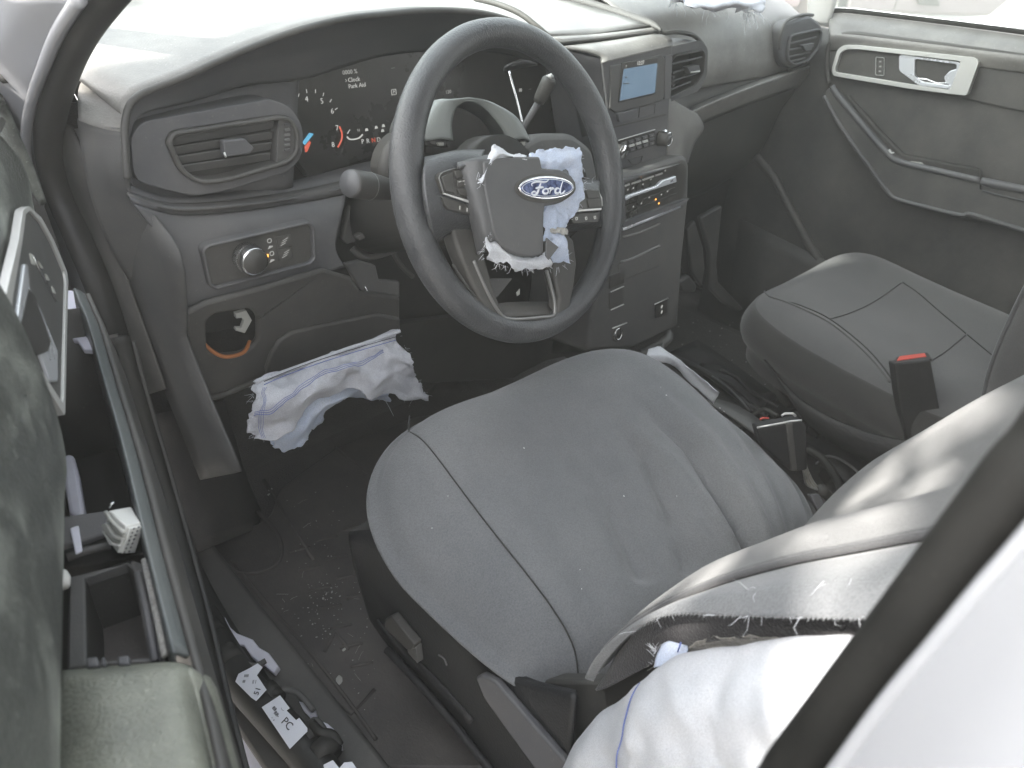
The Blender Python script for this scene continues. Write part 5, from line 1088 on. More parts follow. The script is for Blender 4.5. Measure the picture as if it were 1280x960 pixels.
# ------------------------------------------------------------------ tunnel: console base rails between the seats
tn = thing('console_base', 'bare dark console base with rails between the seats, trim missing', 'console', (.42, -.2, .1))
surf('tunnel_cover', [[at(838, 440, Z=.16), at(905, 486, Z=.16), at(960, 528, Z=.16), at(1060, 600, Z=.16)], [at(872, 424, Z=.14), at(925, 460, Z=.14), at(968, 492, Z=.14), at(1090, 575, Z=.14)]], 'valance', tn, n=(3, 4), solid=.01)
tube('side_rail', [at(838, 445, Z=.20), at(880, 464, Z=.20), at(930, 502, Z=.20), at(958, 520, Z=.20)], .006, 'valance', tn, sub=4)
tube('side_rail', [at(900, 462, Z=.18), at(918, 470, Z=.18), at(940, 490, Z=.18), at(972, 508, Z=.18)], .004, 'valance', tn, sub=4)
surf('rail_skirt', [[at(880, 466, Z=.19), at(912, 476, Z=.19), at(950, 510, Z=.19)], [at(874, 452, Z=.15), at(915, 462, Z=.15), at(955, 490, Z=.15)]], 'valance', tn, n=(2, 3), solid=.006)
for l in ([(970, 498), (980, 503), (992, 512)], [(1010, 548), (1040, 560), (1080, 585), (1100, 596)], [(1046, 533), (1070, 540), (1110, 556)], [(1062, 582), (1085, 594), (1100, 600)]):
    tube('track_highlight', [at(a, b, Z=.13) for a, b in l], .0016, 'trim', tn, k=6, sub=3)  # thin pale metal lines drawn as highlights along the tracks
FTn = Fr((.6, -.27, .13), (1, 0, 0), (-.2, -.2, .95))
plate('bright_clip', FTn, FTn.P([(1052, 560), (1058, 556), (1074, 559), (1080, 565), (1077, 573), (1070, 569), (1064, 572), (1060, 565)]), 0, .006, 'chrome', tn, bevel=.0008)
plate('floor_bracket', FTn, FTn.P([(968, 482), (984, 476), (1000, 490), (1004, 506), (984, 508), (974, 496)]), -.01, .008, 'black', tn, bevel=.003)
for l in ([(1064, 526), (1078, 520), (1088, 528), (1076, 534)], [(1088, 518), (1104, 520), (1112, 530), (1096, 530)]): plate('seat_clamp', FTn, FTn.P(l), 0, .012, 'dash2', tn, bevel=.002)
for q in ((978, 484), (984, 487), (990, 489), (980, 490), (1003, 490), (1040, 510)): box('screw_head', FTn, (*FTn.px(*q), .009, .6), (.004, .003, .002), 'whited', tn, bevel=.0005)
for i, (l, z, m, r_) in enumerate((([(985, 520), (1000, 512), (1022, 520), (1050, 545)], .15, 'valance', .006), ([(1008, 560), (1030, 575), (1046, 600), (1052, 620)], .17, 'rubber', .007), ([(1015, 530), (1030, 522), (1042, 534), (1034, 548)], .15, 'dash2', .004), ([(940, 520), (955, 512), (972, 520)], .22, 'rubber', .005), ([(1020, 580), (1036, 570), (1060, 580), (1090, 606)], .16, 'dash', .0025), ([(890, 470), (912, 486), (938, 514)], .21, 'dash', .002))):
    tube('cable', [at(a, b, Z=z) for a, b in l], r_, m, tn, k=8, sub=5)
for l, h, m in (([(1006, 540), (1022, 534), (1034, 544), (1018, 552)], .02, 'valance'), ([(1024, 590), (1040, 584), (1052, 596), (1034, 604)], .03, 'black'), ([(992, 520), (1004, 516), (1010, 524), (998, 530)], .015, 'dash2'), ([(1040, 616), (1056, 606), (1066, 618), (1050, 630)], .03, 'valance'), ([(946, 500), (960, 496), (968, 506), (954, 512)], .02, 'valance')):
    plate('bracket', FTn, FTn.P(l), -.01, h, m, tn, bevel=.002)
surf('tunnel_trim', [[at(880, 500, Z=.26), at(915, 520, Z=.26), at(950, 545, Z=.26)], [at(888, 496, Z=.24), at(925, 508, Z=.24), at(965, 535, Z=.24)]], 'dash2', tn, n=(2, 3), solid=.004)
# strip of white cloth caught beside the cushion
o = surf('cloth_strip', [[at(810, 436, Z=.345), at(826, 434, Z=.345), at(850, 451, Z=.345), at(878, 474, Z=.345), at(899, 492, Z=.345)], [at(808, 443, Z=.345), at(835, 446, Z=.34), at(855, 462, Z=.335), at(882, 484, Z=.33), at(896, 495, Z=.33)], [at(812, 455, Z=.33), at(838, 456, Z=.325), at(858, 474, Z=.32), at(880, 494, Z=.315), at(892, 505, Z=.31)]], 'bag', None, n=(4, 5), solid=.001, fn=crumple(.003, 40, 9))
tag(o, 'narrow strip of white airbag cloth along the far side of the driver cushion', 'cloth')

# ================================================================== airbags
def px3(l, **k): return [at(a, b, **k) for a, b in l]
kb_ = thing('knee_airbag', 'deflated knee airbag of white cloth with blue stitching under the dashboard', 'airbag', (-.2, .18, .4))
def kr(l, ys): return [at(a, b, Y=y) for (a, b), y in zip(l, ys)]
ka = [kr([(317, 477), (350, 465), (392, 450), (430, 436), (465, 425), (498, 413)], [.165, .168, .17, .17, .165, .16]),
      kr([(316, 492), (350, 480), (394, 464), (432, 449), (468, 439), (505, 432)], [.146, .152, .150, .156, .150, .150]),
      kr([(317, 512), (350, 502), (396, 476), (434, 460), (470, 455), (514, 452)], [.140, .130, .142, .136, .146, .138]),
      kr([(316, 532), (350, 528), (394, 492), (436, 474), (472, 476), (524, 476)], [.138, .140, .130, .146, .136, .146]),
      kr([(318, 550), (348, 550), (388, 508), (438, 487), (471, 497), (535, 499)], [.140, .132, .146, .142, .140, .144])]
kc = surf('airbag_panel', ka, 'bagd', kb_, n=(12, 12), solid=.001, fn=ragged(crumple(.0085, 24, 21), .005, True, False))
kbk = [kr([(330, 530), (372, 512), (412, 480), (450, 474), (500, 480)], [.165, .165, .17, .175, .17]), kr([(336, 552), (372, 545), (402, 512), (448, 492), (490, 494)], [.16, .15, .155, .16, .165]), kr([(352, 562), (376, 556), (398, 524), (432, 498), (488, 500)], [.17, .165, .18, .185, .18])]
surf('inner_panel', kbk, 'bagb', kb_, n=(9, 9), solid=.001, fn=ragged(crumple(.006, 26, 22), .006))
cf_ = crumple(.0085, 24, 21)
def stitch(l, y, r=.0011, m='thread', nm='stitching'): return tube(nm, [cf_(at(a, b, Y=y)+Vector((0, -.0035, .001)), 0, 0) for a, b in spline2(l)], r, m, kb_, k=5)
def spline2(l, n=6): return [(p.x, p.y) for p in spline([Vector((a, b, 0)) for a, b in l], n)]
for o_ in (0, 2.2, 4.4):
    stitch([(317+o_*.1, 519-o_), (334, 518-o_), (352, 505-o_), (372, 486-o_), (400, 470-o_), (440, 455-o_), (480, 447-o_)], .124, .0004 if o_ else .0005)
for o_ in (0, 3, 6): stitch([(327+o_*.6, 480), (326+o_*.6, 500), (327+o_*.7, 525), (329+o_*.6, 545)], .128, .0003)
tube('hem', [p + Vector((0, -.004, .001)) for p in ka[0]], .0028, 'bagd', kb_, k=8, sub=5)
for h in (5, 9): tube('stitching', [at(a, b+h, Y=.148) for a, b in ((330, 472), (360, 459), (405, 443), (450, 429), (495, 416))], .0006, 'ink' if h == 5 else 'thread', kb_, k=5, sub=4)
fray('loose_threads', [r[0] for r in ka], 'bag', kb_, 30, .012, 23, Vector((-.9, 0, -.2)))
fray('loose_threads', ka[-1], 'bag', kb_, 30, .014, 24)
fray('loose_threads', [r[-1] for r in ka], 'bag', kb_, 24, .012, 25, Vector((.9, 0, -.2)))
tube('loose_thread', [at(480, 498, Y=.15), at(486, 508, Y=.15), at(492, 520, Y=.15)], .0004, 'bag', kb_, k=4)

sb = thing('side_airbag', 'large blown-out white side airbag hanging from the torn driver seat bolster', 'airbag', (-.3, -.5, .5))
s0 = [at(a, b, X=x) for a, b, x in ((718, 932, -.275), (742, 902, -.275), (766, 880, -.275), (800, 852, -.277), (836, 826, -.280), (880, 810, -.283), (945, 802, -.285), (1015, 797, -.287), (1090, 796, -.288), (1180, 796, -.286), (1300, 800, -.28))]
sA = [p + Vector((-.018, -.004, -.006)) for p in s0]
s1 = [p + Vector((-.036, -.01, -.022)) for p in s0]
s2 = [p + Vector((-.045, -.016, -.055)) for p in s0]
s3 = [p + Vector((-.046, -.02, -.10)) for p in s0]
s4 = [p + Vector((-.04, -.022, -.16)) for p in s0]
def bagfn(p, u, v):
    q = crumple(.006, 13, 31)(p, u, v)
    return p.lerp(q, min(1, .25+v*2)) if True else p
sbo = surf('airbag_panel', [[p + Vector((.014, -.002, -.012)) for p in s0], s0, sA, s1, s2, s3, s4], 'bag', sb, n=(7, 7), solid=.0015, fn=lambda p, u, v: p.lerp(crumple(.013, 14, 31)(p, u, v), .25+.75*min(1, 2.2*max(0, v-.15))*min(1, 4*u)))
cs = lambda p, u, v: p.lerp(crumple(.013, 14, 31)(p, u, v), .7)
tube('stitching', [cs(p, 0, 0) + Vector((-.0015, 0, .0008)) for p in spline([s0[3].lerp(s0[4], .1), sA[3].lerp(sA[4], .1), s1[3].lerp(s1[4], .1), s2[3].lerp(s2[4], .1), s3[3].lerp(s3[4], .1)], 6)], .0007, 'thread', sb, k=5)
surf('torn_corner', [px3([(826, 806), (836, 800), (858, 808)], X=-.272), px3([(820, 820), (838, 818), (856, 816)], X=-.278), px3([(816, 834), (834, 828), (850, 822)], X=-.282)], 'bagb', sb, n=(4, 4), solid=.001, fn=crumple(.002, 50, 33))
tube('stitching', px3([(851, 803), (847, 815)], X=-.281), .0007, 'thread', sb, k=5)
fray('loose_threads', px3([(822, 806), (818, 820), (814, 834)], X=-.276), 'bag', sb, 24, .010, 34, Vector((-.2, .8, -.1)))

tcl = thing('torn_curtain_cloth', 'frayed blue and white airbag cloth lying on the passenger dashboard top', 'cloth', at(880, 8, Y=.40))
tA = [at(838, -8, Z=.852), at(870, -10, Z=.85), at(905, -10, Z=.85), at(940, -8, Z=.848), at(962, -2, Z=.846)]
tB = [at(838, 2, Z=.856), at(868, 5, Z=.858), at(900, 8, Z=.858), at(932, 8, Z=.856), at(956, 6, Z=.85)]
tC = [at(842, 9, Z=.85), at(862, 17, Z=.848), at(896, 20, Z=.846), at(926, 19, Z=.845), at(950, 20, Z=.842)]
surf('torn_cloth', [tA, tB, tC], 'bagd', tcl, n=(6, 7), solid=.001, fn=lambda p, u, v: ragged(crumple(.006, 30, 41), .008)(p, u, v) + Vector((0, 0, .008)))
blc = surf('blue_cloth', [px3([(810, -8), (836, -8), (862, -4)], Z=.856), px3([(812, 0), (838, 1), (863, 2)], Z=.862), px3([(820, 4), (842, 8), (863, 6)], Z=.855)], 'thread', tcl, n=(4, 5), solid=.001, fn=lambda p, u, v: crumple(.004, 30, 42)(p, u, v) + Vector((0, 0, .012)))
blc.data.materials[0] = M['bagb2'] = fabric('faded_blue_cloth', (.14, .26, .40), (.22, .36, .50), blot=20)
fray('loose_threads', [p + Vector((0, 0, .006)) for p in tC], 'bag', tcl, 30, .024, 43, Vector((.1, -.4, -.9)), r=.0006)
fray('loose_threads', [p + Vector((0, 0, .006)) for p in tC[3:]], 'bag', tcl, 34, .040, 44, Vector((.3, -.4, -.9)), r=.0008)
bm = bmesh.new(); rnd = random.Random(9)
for i in range(150):
    px, py = rnd.choice(((rnd.uniform(800, 1010), rnd.uniform(0, 40)), (rnd.uniform(845, 880), rnd.uniform(46, 58))))
    p = at(px, py, Y=.30 if py < 40 else .20); s = rnd.uniform(.0006, .002)
    bmesh.ops.create_icosphere(bm, subdivisions=1, radius=s, matrix=Matrix.Translation(Vector((p.x, p.y+.015, max(.79, p.z)+.012 if py < 40 else .795))) @ Matrix.Diagonal((1.5, 1, .5, 1)))
bm.free()

# ================================================================== passenger door (closed, far side)
pd = thing('passenger_door', 'closed passenger door with silver handle bezel and hollow armrest, far side', 'door', (1.15, -.2, .4))
FP = Fr((1.135, 0, .6), (0, -1, 0), (-1, 0, .03))
surf('door_panel', [[FP.w(-.36, -.62, -.01), FP.w(.0, -.62, -.01), FP.w(.6, -.62, -.01), FP.w(1.0, -.62, -.01)], [FP.w(-.36, -.1, -.01), FP.w(0, -.1, -.01), FP.w(.6, -.1, -.01), FP.w(1.0, -.1, -.01)], [FP.w(-.36, .17, -.01), FP.w(0, .175, -.01), FP.w(.6, .18, -.01), FP.w(1., .18, -.01)]], 'door', pd, n=(3, 3), solid=.03)
ws = [(1036, 24), (1060, 24), (1120, 31), (1200, 41), (1290, 53), (1380, 66)]
wA = [at(a, b-7, X=1.185) for a, b in ws]; wB = [at(a, b-1, X=1.172) for a, b in ws]; wC = [at(a, b+8, X=1.150) for a, b in ws]; wD = [at(a, b+22, X=1.132) for a, b in ws]; wE = [at(a, b+40, X=1.140) for a, b in ws]
surf('window_ledge', [wA, wB, wC, wD, wE], 'dashtop', pd, n=(5, 4), solid=.006)
tube('belt_seal', [p + Vector((.004, 0, .006)) for p in wA], .0055, 'rubber', pd, k=8, sub=4)
tube('belt_edge', [p + Vector((-.002, 0, .011)) for p in wA], .0014, 'chrome', pd, k=6, sub=4)
surf('window_glass', [wA and [p + Vector((.006, 0, 0)) for p in wA], [p + Vector((-.04, 0, .40)) for p in wA]], 'glass', pd, n=(2, 3), solid=0)
rec = FP.P([(1034, 92), (1036, 58), (1046, 47), (1064, 42), (1122, 49), (1200, 59), (1400, 88), (1400, 172), (1280, 140), (1205, 124), (1130, 112), (1060, 100)])
plate('upper_insert', FP, roundpoly(rec, .02), -.008, -.002, 'door', pd, bevel=.006, seg=3)
tube('recess_edge', [FP.w(*FP.px(*p), .001) for p in ((1036, 104), (1034, 80), (1036, 58), (1046, 47), (1064, 42), (1122, 49), (1200, 59), (1300, 73))], .0055, 'dark', pd, k=8, sub=5)
bzp = FP.P([(1043, 84), (1050, 61), (1058, 56), (1073, 56), (1221, 71.5), (1226.5, 76), (1211, 119), (1193, 117), (1138, 110), (1057, 96.5), (1044, 94)])
bzr = roundpoly(bzp, .006)
bi = roundpoly(FP.P([(1047, 86), (1053, 66), (1061, 61), (1076, 61), (1204, 76), (1190, 112), (1140, 105), (1060, 92), (1048, 90)]), .006)
bzo = plate('handle_bezel', FP, bzr, -.004, .012, 'satin', pd, holes=[bi], bevel=.0025, seg=3)
plate('bezel_field', FP, inset(bi, -.001), -.004, .002, 'dark', pd, bevel=0)
lk = ring('lock_switch', FP, FP.P([(1095.5, 71), (1106.5, 72), (1106, 94.5), (1095, 94)]), .0009, .002, .0045, 'satin', pd, rnd=.003, bevel=.0003)
for q in ((1101, 77), (1101, 83), (1100.5, 89)): box('switch_symbol', FP, (*FP.px(*q), .003, .2), (.0045, .003, .0008), 'printdim', lk, bevel=0)
hc = plate('door_handle', FP, roundpoly(FP.P([(1126, 68), (1203, 78), (1192, 111), (1150, 106), (1126, 88)]), .006), .0, .009, 'silver', pd, holes=[roundpoly(FP.P([(1145, 73), (1199, 80), (1190, 107), (1154, 102), (1145, 94)]), .006)], bevel=.003, seg=3)
plate('cup', FP, FP.P([(1143, 72), (1200, 80), (1190, 108), (1150, 103)]), -.02, .0024, 'dark', hc, bevel=0)
plate('cup_plate', FP, roundpoly(FP.P([(1181, 96), (1189, 88), (1199, 86), (1192, 107), (1184, 106)]), .004), .002, .006, 'silver', hc, bevel=.0015)
plate('cup_plate', FP, FP.P([(1145, 97), (1154, 103), (1188, 107), (1189, 103), (1172, 103), (1160, 98)]), .002, .006, 'chrome', hc, bevel=.001)
# armrest
FA = Fr((1.085, 0, .55), (0, -1, 0), (-1, 0, .10))
arm = FA.P([(1046, 118), (1082, 161), (1110, 192), (1124, 202), (1226, 225), (1340, 247), (1340, 306), (1280, 291), (1201, 269), (1155, 258), (1114, 245), (1062, 174), (1030, 121), (1034, 108)])
plate('armrest', FA, arm, -.045, 0, 'door', pd, bevel=.008, seg=3, rnd=.01)
tube('armrest_rim', [FA.w(*FA.px(*p), .0) for p in ((1040, 108), (1047, 119), (1082, 161), (1108, 190), (1124, 202), (1170, 213), (1226, 226))], .0065, 'dash', pd, k=10, sub=6)
tube('armrest_cap', [FA.w(*FA.px(*p), .001) for p in ((1227, 226.5), (1280, 237), (1340, 249))], .008, 'dash', pd, k=10, sub=4)
tube('armrest_piping', [FA.w(*FA.px(*p), .0) for p in ((1030, 120), (1044, 146), (1062, 174), (1088, 210), (1111, 241), (1122, 249), (1155, 258), (1201, 269), (1215, 268), (1280, 288), (1340, 304))], .0045, 'dash', pd, k=8, sub=5)
tube('cap_seam', [FA.w(*FA.px(1226.5, 212), .004), FA.w(*FA.px(1226.5, 236), .006)], .0014, 'black', pd, k=6)
tube('armrest_edge', [FA.w(*FA.px(*p), .003) for p in ((1228, 238), (1255, 245), (1300, 256))], .0016, 'dash', pd, k=6)
plate('armrest_shelf', FP, FP.P([(1062, 118), (1100, 160), (1132, 192), (1226, 210), (1228, 224), (1126, 200), (1108, 188), (1080, 156)]), -.002, .012, 'black', pd, bevel=.004)
plate('wire_clip', FA, FA.P([(1110, 188), (1113, 186), (1115, 190), (1118, 190), (1118, 191.5), (1112, 192)]), .0, .004, 'satin', pd, bevel=.0005)
plate('foam_block', FP, FP.P([(1140, 200), (1156, 202), (1160, 208), (1146, 208)]), .01, .025, 'whited', pd, bevel=.003)
plate('screw_boss', FP, FP.P([(1066, 136), (1072, 133), (1076, 138), (1070, 142)]), .0, .01, 'dash2', pd, bevel=.003)
surf('map_pocket', [[FP.w(-.30, -.30, .0), FP.w(.1, -.32, .02), FP.w(.6, -.3, .02)], [FP.w(-.27, -.42, .02), FP.w(.1, -.44, .05), FP.w(.6, -.42, .05)], [FP.w(-.25, -.55, .01), FP.w(.1, -.57, .04), FP.w(.6, -.55, .04)]], 'door', pd, n=(3, 3), solid=.006)

# ================================================================== driver door (ajar, near side)
dd = thing('driver_door', 'driver door standing ajar with sun-dapple painted inner panel and stripped armrest', 'door', (-.55, -.1, .3))
DA = Vector((-.5073, .0754, .69)); DU = Vector((-.3140, -.9494, 0)); DN = Vector((.9494, -.3140, 0))
FD = Fr(DA, DU, DN)
# Fr: y axis is n x x ; make sure it points up
if FD.y.z < 0: FD.y = -FD.y
def dw(u, z, h): return DA + DU*u + DN*h + Vector((0, 0, z-.69))
# upper panel: rounded pad above the tray, front edge cut back round the mirror
up0 = [dw(-.045, .62, -.02), dw(-.040, .66, -.004), dw(-.034, .70, .000), dw(-.030, .75, .0), dw(.005, .80, -.008), dw(.03, .84, -.03)]
def col_(u):
    k = .014*max(0, min(1, (.252-u)/.016)); return [dw(u, .60, -.035), dw(u, .655, -.014-k*.6), dw(u, .675, .000-k), dw(u, .74, .004-k), dw(u, .82, -.006-k*.6), dw(u, .87, -.04), dw(u, .885, -.08)]
up0 = [dw(-.048, .60, -.035), dw(-.045, .645, -.018), dw(-.040, .672, -.014), dw(-.030, .735, -.012), dw(.010, .80, -.006), dw(.045, .855, -.03), dw(.06, .87, -.07)]
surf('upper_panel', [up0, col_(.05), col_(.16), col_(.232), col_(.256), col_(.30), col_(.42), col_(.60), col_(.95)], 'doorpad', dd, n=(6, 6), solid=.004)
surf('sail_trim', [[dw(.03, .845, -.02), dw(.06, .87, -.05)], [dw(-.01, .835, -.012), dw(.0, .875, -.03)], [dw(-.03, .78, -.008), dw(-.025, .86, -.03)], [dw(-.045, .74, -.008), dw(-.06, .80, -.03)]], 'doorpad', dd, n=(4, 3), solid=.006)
FDp = Fr(DA - DN*.006, DU, DN); 
if FDp.y.z < 0: FDp.y = -FDp.y
bzl = FDp.P([(16, 300), (22, 262), (30, 258), (46, 272), (62, 300), (79, 340), (80.5, 352), (75, 522), (40, 466), (-4, 402), (-2, 372)])
bil = FDp.P([(21, 304), (26, 268), (32, 264), (45, 278), (60, 305), (75.5, 341), (77.5, 353), (72.5, 506), (42, 460), (6, 405), (8, 374)])
def dplate(name, poly, h0, h1, mat, par, holes=(), bevel=.001, seg=2, rnd=0):
    poly = roundpoly(poly, rnd); bm = bmesh.new(); edges = []
    for loop in [poly]+[list(h) for h in holes]:
        vs = [bm.verts.new(FDp.o + FDp.x*u + FDp.y*v + FDp.n*h1) for u, v in loop]; edges += [bm.edges.new((vs[i], vs[(i+1) % len(vs)])) for i in range(len(vs))]
    if holes: bmesh.ops.triangle_fill(bm, use_beauty=True, use_dissolve=False, edges=edges, normal=FDp.n)
    else: bm.faces.new(list(bm.verts))
    ext = bmesh.ops.extrude_face_region(bm, geom=list(bm.faces)); bmesh.ops.translate(bm, verts=[g for g in ext['geom'] if isinstance(g, bmesh.types.BMVert)], vec=FDp.n*(h0-h1))
    return bm_obj(name, bm, mat, par, bevel=bevel, seg=seg)
hbz = dplate('handle_bezel', roundpoly(bzl, .006), -.002, .0035, 'satin', dd, holes=[roundpoly(bil, .005)], bevel=.002, seg=3)
dplate('bezel_field', inset(roundpoly(bil, .005), -.001), -.004, .0015, 'dash2', hbz, bevel=0)
for l in ([(33, 317), (38, 320), (40, 332), (36, 330)], [(44, 327), (47, 331), (50, 336), (47, 335)], [(53, 343), (56, 346), (58, 351), (55, 350)], [(61, 358), (64, 362), (66, 368), (63, 366)]):
    dplate('switch_symbol', FDp.P(l), .0015, .0025, 'whited', hbz, bevel=0)
tube('switch_line', [FDp.o + FDp.x*u + FDp.y*v + FDp.n*.002 for u, v in FDp.P([(37, 322), (52, 350), (67, 378)])], .0008, 'chrome', hbz, k=6)
hdl = dplate('door_handle', FDp.P([(24, 330), (28, 332), (30, 360), (40, 378), (66, 440), (66, 478), (56, 478), (34, 418), (20, 420), (12, 412)]), .0005, .0035, 'silver', dd, bevel=.003, seg=3, rnd=.004)
dplate('cup', FDp.P([(28, 362), (36, 372), (56, 428), (52, 440), (38, 446), (16, 412)]), -.002, .0040, 'black', hdl, bevel=0)
dplate('speaker_hole', FDp.P([(-4, 145), (8, 146), (12, 152), (6, 166), (-4, 160)]), -.02, -.002, 'black', dd, bevel=.002, rnd=.004)
# tray: inboard ridge, walls, ribs and floor
rid = [at(98, 362, Z=.640), at(106, 382, Z=.632), at(116, 406, Z=.624), at(134, 470, Z=.62), at(160, 560, Z=.62), at(192, 690, Z=.62), at(224, 815, Z=.62), at(240, 880, Z=.625), at(262, 990, Z=.63)]
rin = [p - DN*.005 + Vector((0, 0, -.002)) for p in rid]; rdn = [p - DN*.008 + Vector((0, 0, -.05)) for p in rid]; rout = [p + DN*.005 + Vector((0, 0, -.006)) for p in rid]; rl = [p + DN*.014 + Vector((0, 0, -.10)) for p in rid]; rl2 = [p + DN*.0 + Vector((0, 0, -.30)) for p in rid]; rl3 = [p - DN*.01 + Vector((0, 0, -.50)) for p in rid]
surf('armrest_ridge', [q[:7] for q in (rdn, rin, rid, rout)], 'ridge', dd, n=(4, 6), solid=.003)
tube('bright_ridge_strip', [p + DN*.003 + Vector((0, 0, .0025)) for p in rid], .0032, 'silverd', dd, k=8, sub=6) if False else None
surf('lower_panel', [rout, rl, rl2, rl3], 'dark', dd, n=(4, 6), solid=.004)
surf('tray_floor', [[p - DN*.01 + Vector((0, 0, -.16)) for p in rid], [p - DN*.12 + Vector((0, 0, -.17)) for p in rid]], 'black', dd, n=(2, 4), solid=.003)
surf('tray_wall', [[dw(u, .655, -.05) for u in (-.06, .1, .3, .6)], [dw(u, .45, -.07) for u in (-.06, .1, .3, .6)]], 'black', dd, n=(2, 3), solid=.003)
surf('tray_end', [[dw(-.05, .63, -.05), dw(-.05, .63, .0)], [dw(-.03, .45, -.07), dw(-.03, .45, .0)]], 'dark', dd, n=(2, 2), solid=.003)
def zp_(l, z): return [at(a, b, Z=z) for a, b in l]
def zplate(name, l, z, t, mat, par=dd, bevel=.0012, seg=2, rnd=0, tilt=(0, 0, 1), holes=()):
    f = Fr(at(*l[0], Z=z), (1, 0, 0), tilt); return plate(name, f, f.P(l), -t, 0, mat, par, bevel=bevel, seg=seg, rnd=rnd, holes=[f.P(h) for h in holes])
zplate('inner_metal', [(82, 362), (100, 364), (122, 404), (118, 410), (84, 402)], .612, .01, 'primer', tilt=(.3, -.5, .8))
zplate('inner_metal', [(84, 408), (100, 412), (108, 420), (120, 418), (124, 438), (104, 436), (96, 424), (84, 422)], .60, .006, 'primer')
zplate('inner_metal', [(78, 572), (84, 566), (92, 568), (98, 590), (106, 640), (98, 648), (86, 640), (80, 606)], .56, .012, 'primer', bevel=.005, seg=3)
for l in ([(136, 494), (141, 496), (144, 504), (139, 506)], [(139, 510), (146, 514), (150, 528), (144, 528)], [(147, 532), (152, 534), (158, 556), (152, 558)], [(159, 598), (165, 597), (172, 620), (166, 622)]): zplate('clip_tab', l, .605, .008, 'dash', bevel=.001)
zplate('switch_shelf', [(74, 648), (132, 638), (176, 626), (182, 650), (140, 662), (78, 680), (72, 676)], .596, .006, 'dash', bevel=.0015, holes=([(87, 653), (96, 651), (97, 656), (88, 658)], [(88, 659), (98, 658), (103, 690), (94, 692)])) if False else zplate('switch_shelf', [(74, 646), (130, 638), (172, 634), (178, 660), (136, 664), (100, 676), (74, 682)], .596, .006, 'dash', bevel=.0015)
zplate('inner_metal', [(87, 660), (98, 656), (103, 688), (94, 692)], .600, .002, 'primer')
tube('shelf_rib', zp_([(84, 697), (110, 688), (138, 682)], .59), .003, 'dash2', dd, k=8)
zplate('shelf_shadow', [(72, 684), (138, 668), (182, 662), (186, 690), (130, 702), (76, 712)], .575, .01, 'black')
# cup tray
cpo = [(86, 722), (122, 712), (166, 700), (184, 706), (198, 780), (204, 826), (140, 830), (84, 836)]
cpi = [(106, 722), (158, 704), (166, 712), (186, 822), (108, 828)]
zplate('tray_frame', cpo, .603, .01, 'dash2', bevel=.003, holes=(cpi,), seg=3)
b0 = zp_(cpi, .60); b1 = [Vector((p.x*.96+b0[0].x*.04, p.y, .545)) for p in b0]
surf('tray_cup', [b0 + [b0[0]], b1 + [b1[0]]], 'dark', dd, n=(2, 1), solid=.002, smooth=False)
fcup = Fr(b1[0], (1, 0, 0), (0, 0, 1)); plate('cup_floor', fcup, [((p-b1[0]).dot(fcup.x), (p-b1[0]).dot(fcup.y)) for p in b1], -.003, 0, 'mat', dd, bevel=0)
tube('tray_rail', zp_([(172, 716), (184, 770), (194, 826)], .608), .0025, 'dash', dd, k=6)
tube('tray_rail', zp_([(180, 700), (196, 770), (206, 820)], .61), .002, 'foam', dd, k=6)
tube('white_plug', zp_([(76, 718), (80, 724), (79, 732)], .612), .0042, 'white', dd, k=10)
for l in ([(107, 822), (122, 820), (124, 832), (108, 834)], [(126, 821), (131, 820), (132, 831), (127, 832)], [(146, 820), (161, 818), (162, 830), (147, 831)]): zplate('clip_tab', l, .622, .012, 'dash')
# armrest pad
pd0 = [(78, 838), (120, 834), (170, 830), (216, 827), (237, 832)]
zs = (.615, .618, .618, .618, .612)
r0 = [at(a, b, Z=z-.012) for (a, b), z in zip(pd0, zs)]
r1 = [at(a, b+6, Z=z+.012) for (a, b), z in zip(pd0, zs)]
r2 = [at(a, b, Z=z) for (a, b), z in zip(((74, 872), (120, 868), (172, 864), (222, 862), (246, 870)), (.628, .634, .634, .632, .618))]
r3_ = [at(a, b, Z=z) for (a, b), z in zip(((72, 920), (122, 914), (176, 910), (232, 908), (258, 918)), (.628, .636, .636, .633, .616))]
r4 = [at(a, b, Z=z) for (a, b), z in zip(((70, 1000), (124, 996), (184, 992), (248, 990), (276, 1002)), (.628, .637, .637, .633, .614))]
r5 = [at(a, b, Z=z) for (a, b), z in zip(((66, 1120), (124, 1120), (196, 1120), (270, 1120), (300, 1130)), (.628, .637, .637, .633, .612))]
surf('armrest_pad', [r0, r1, r2, r3_, r4, r5], 'armrest', dd, n=(6, 6), solid=.012)
surf('armrest_side', [[r[-1] + Vector((0, 0, .001)) for r in (r0, r1, r2, r3_, r4, r5)], [r[-1] + DN*.012 + Vector((0, 0, -.03)) for r in (r0, r1, r2, r3_, r4, r5)], [r[-1] + DN*.008 + Vector((0, 0, -.12)) for r in (r0, r1, r2, r3_, r4, r5)]], 'armrest', dd, n=(4, 4), solid=.004)
# lower edge seal of the door
ds = [at(150, 420, Z=.50), at(172, 500, Z=.42), at(196, 580, Z=.34), at(224, 680, Z=.26), at(250, 780, Z=.22), at(272, 880, Z=.20), at(296, 980, Z=.20)]
tube('door_seal', ds, .011, 'rubber', dd, k=10, sub=6)
surf('door_bottom', [[p - DN*.0 + Vector((-.002, 0, .004)) for p in ds], [p - DN*.03 + Vector((0, 0, .0)) for p in ds]], 'dark', dd, n=(2, 4), solid=.004)
ds2 = [p + Vector((.012, -.004, -.01)) for p in ds]
tube('seal_lip', ds2, .0035, 'dash2', dd, k=6, sub=5)
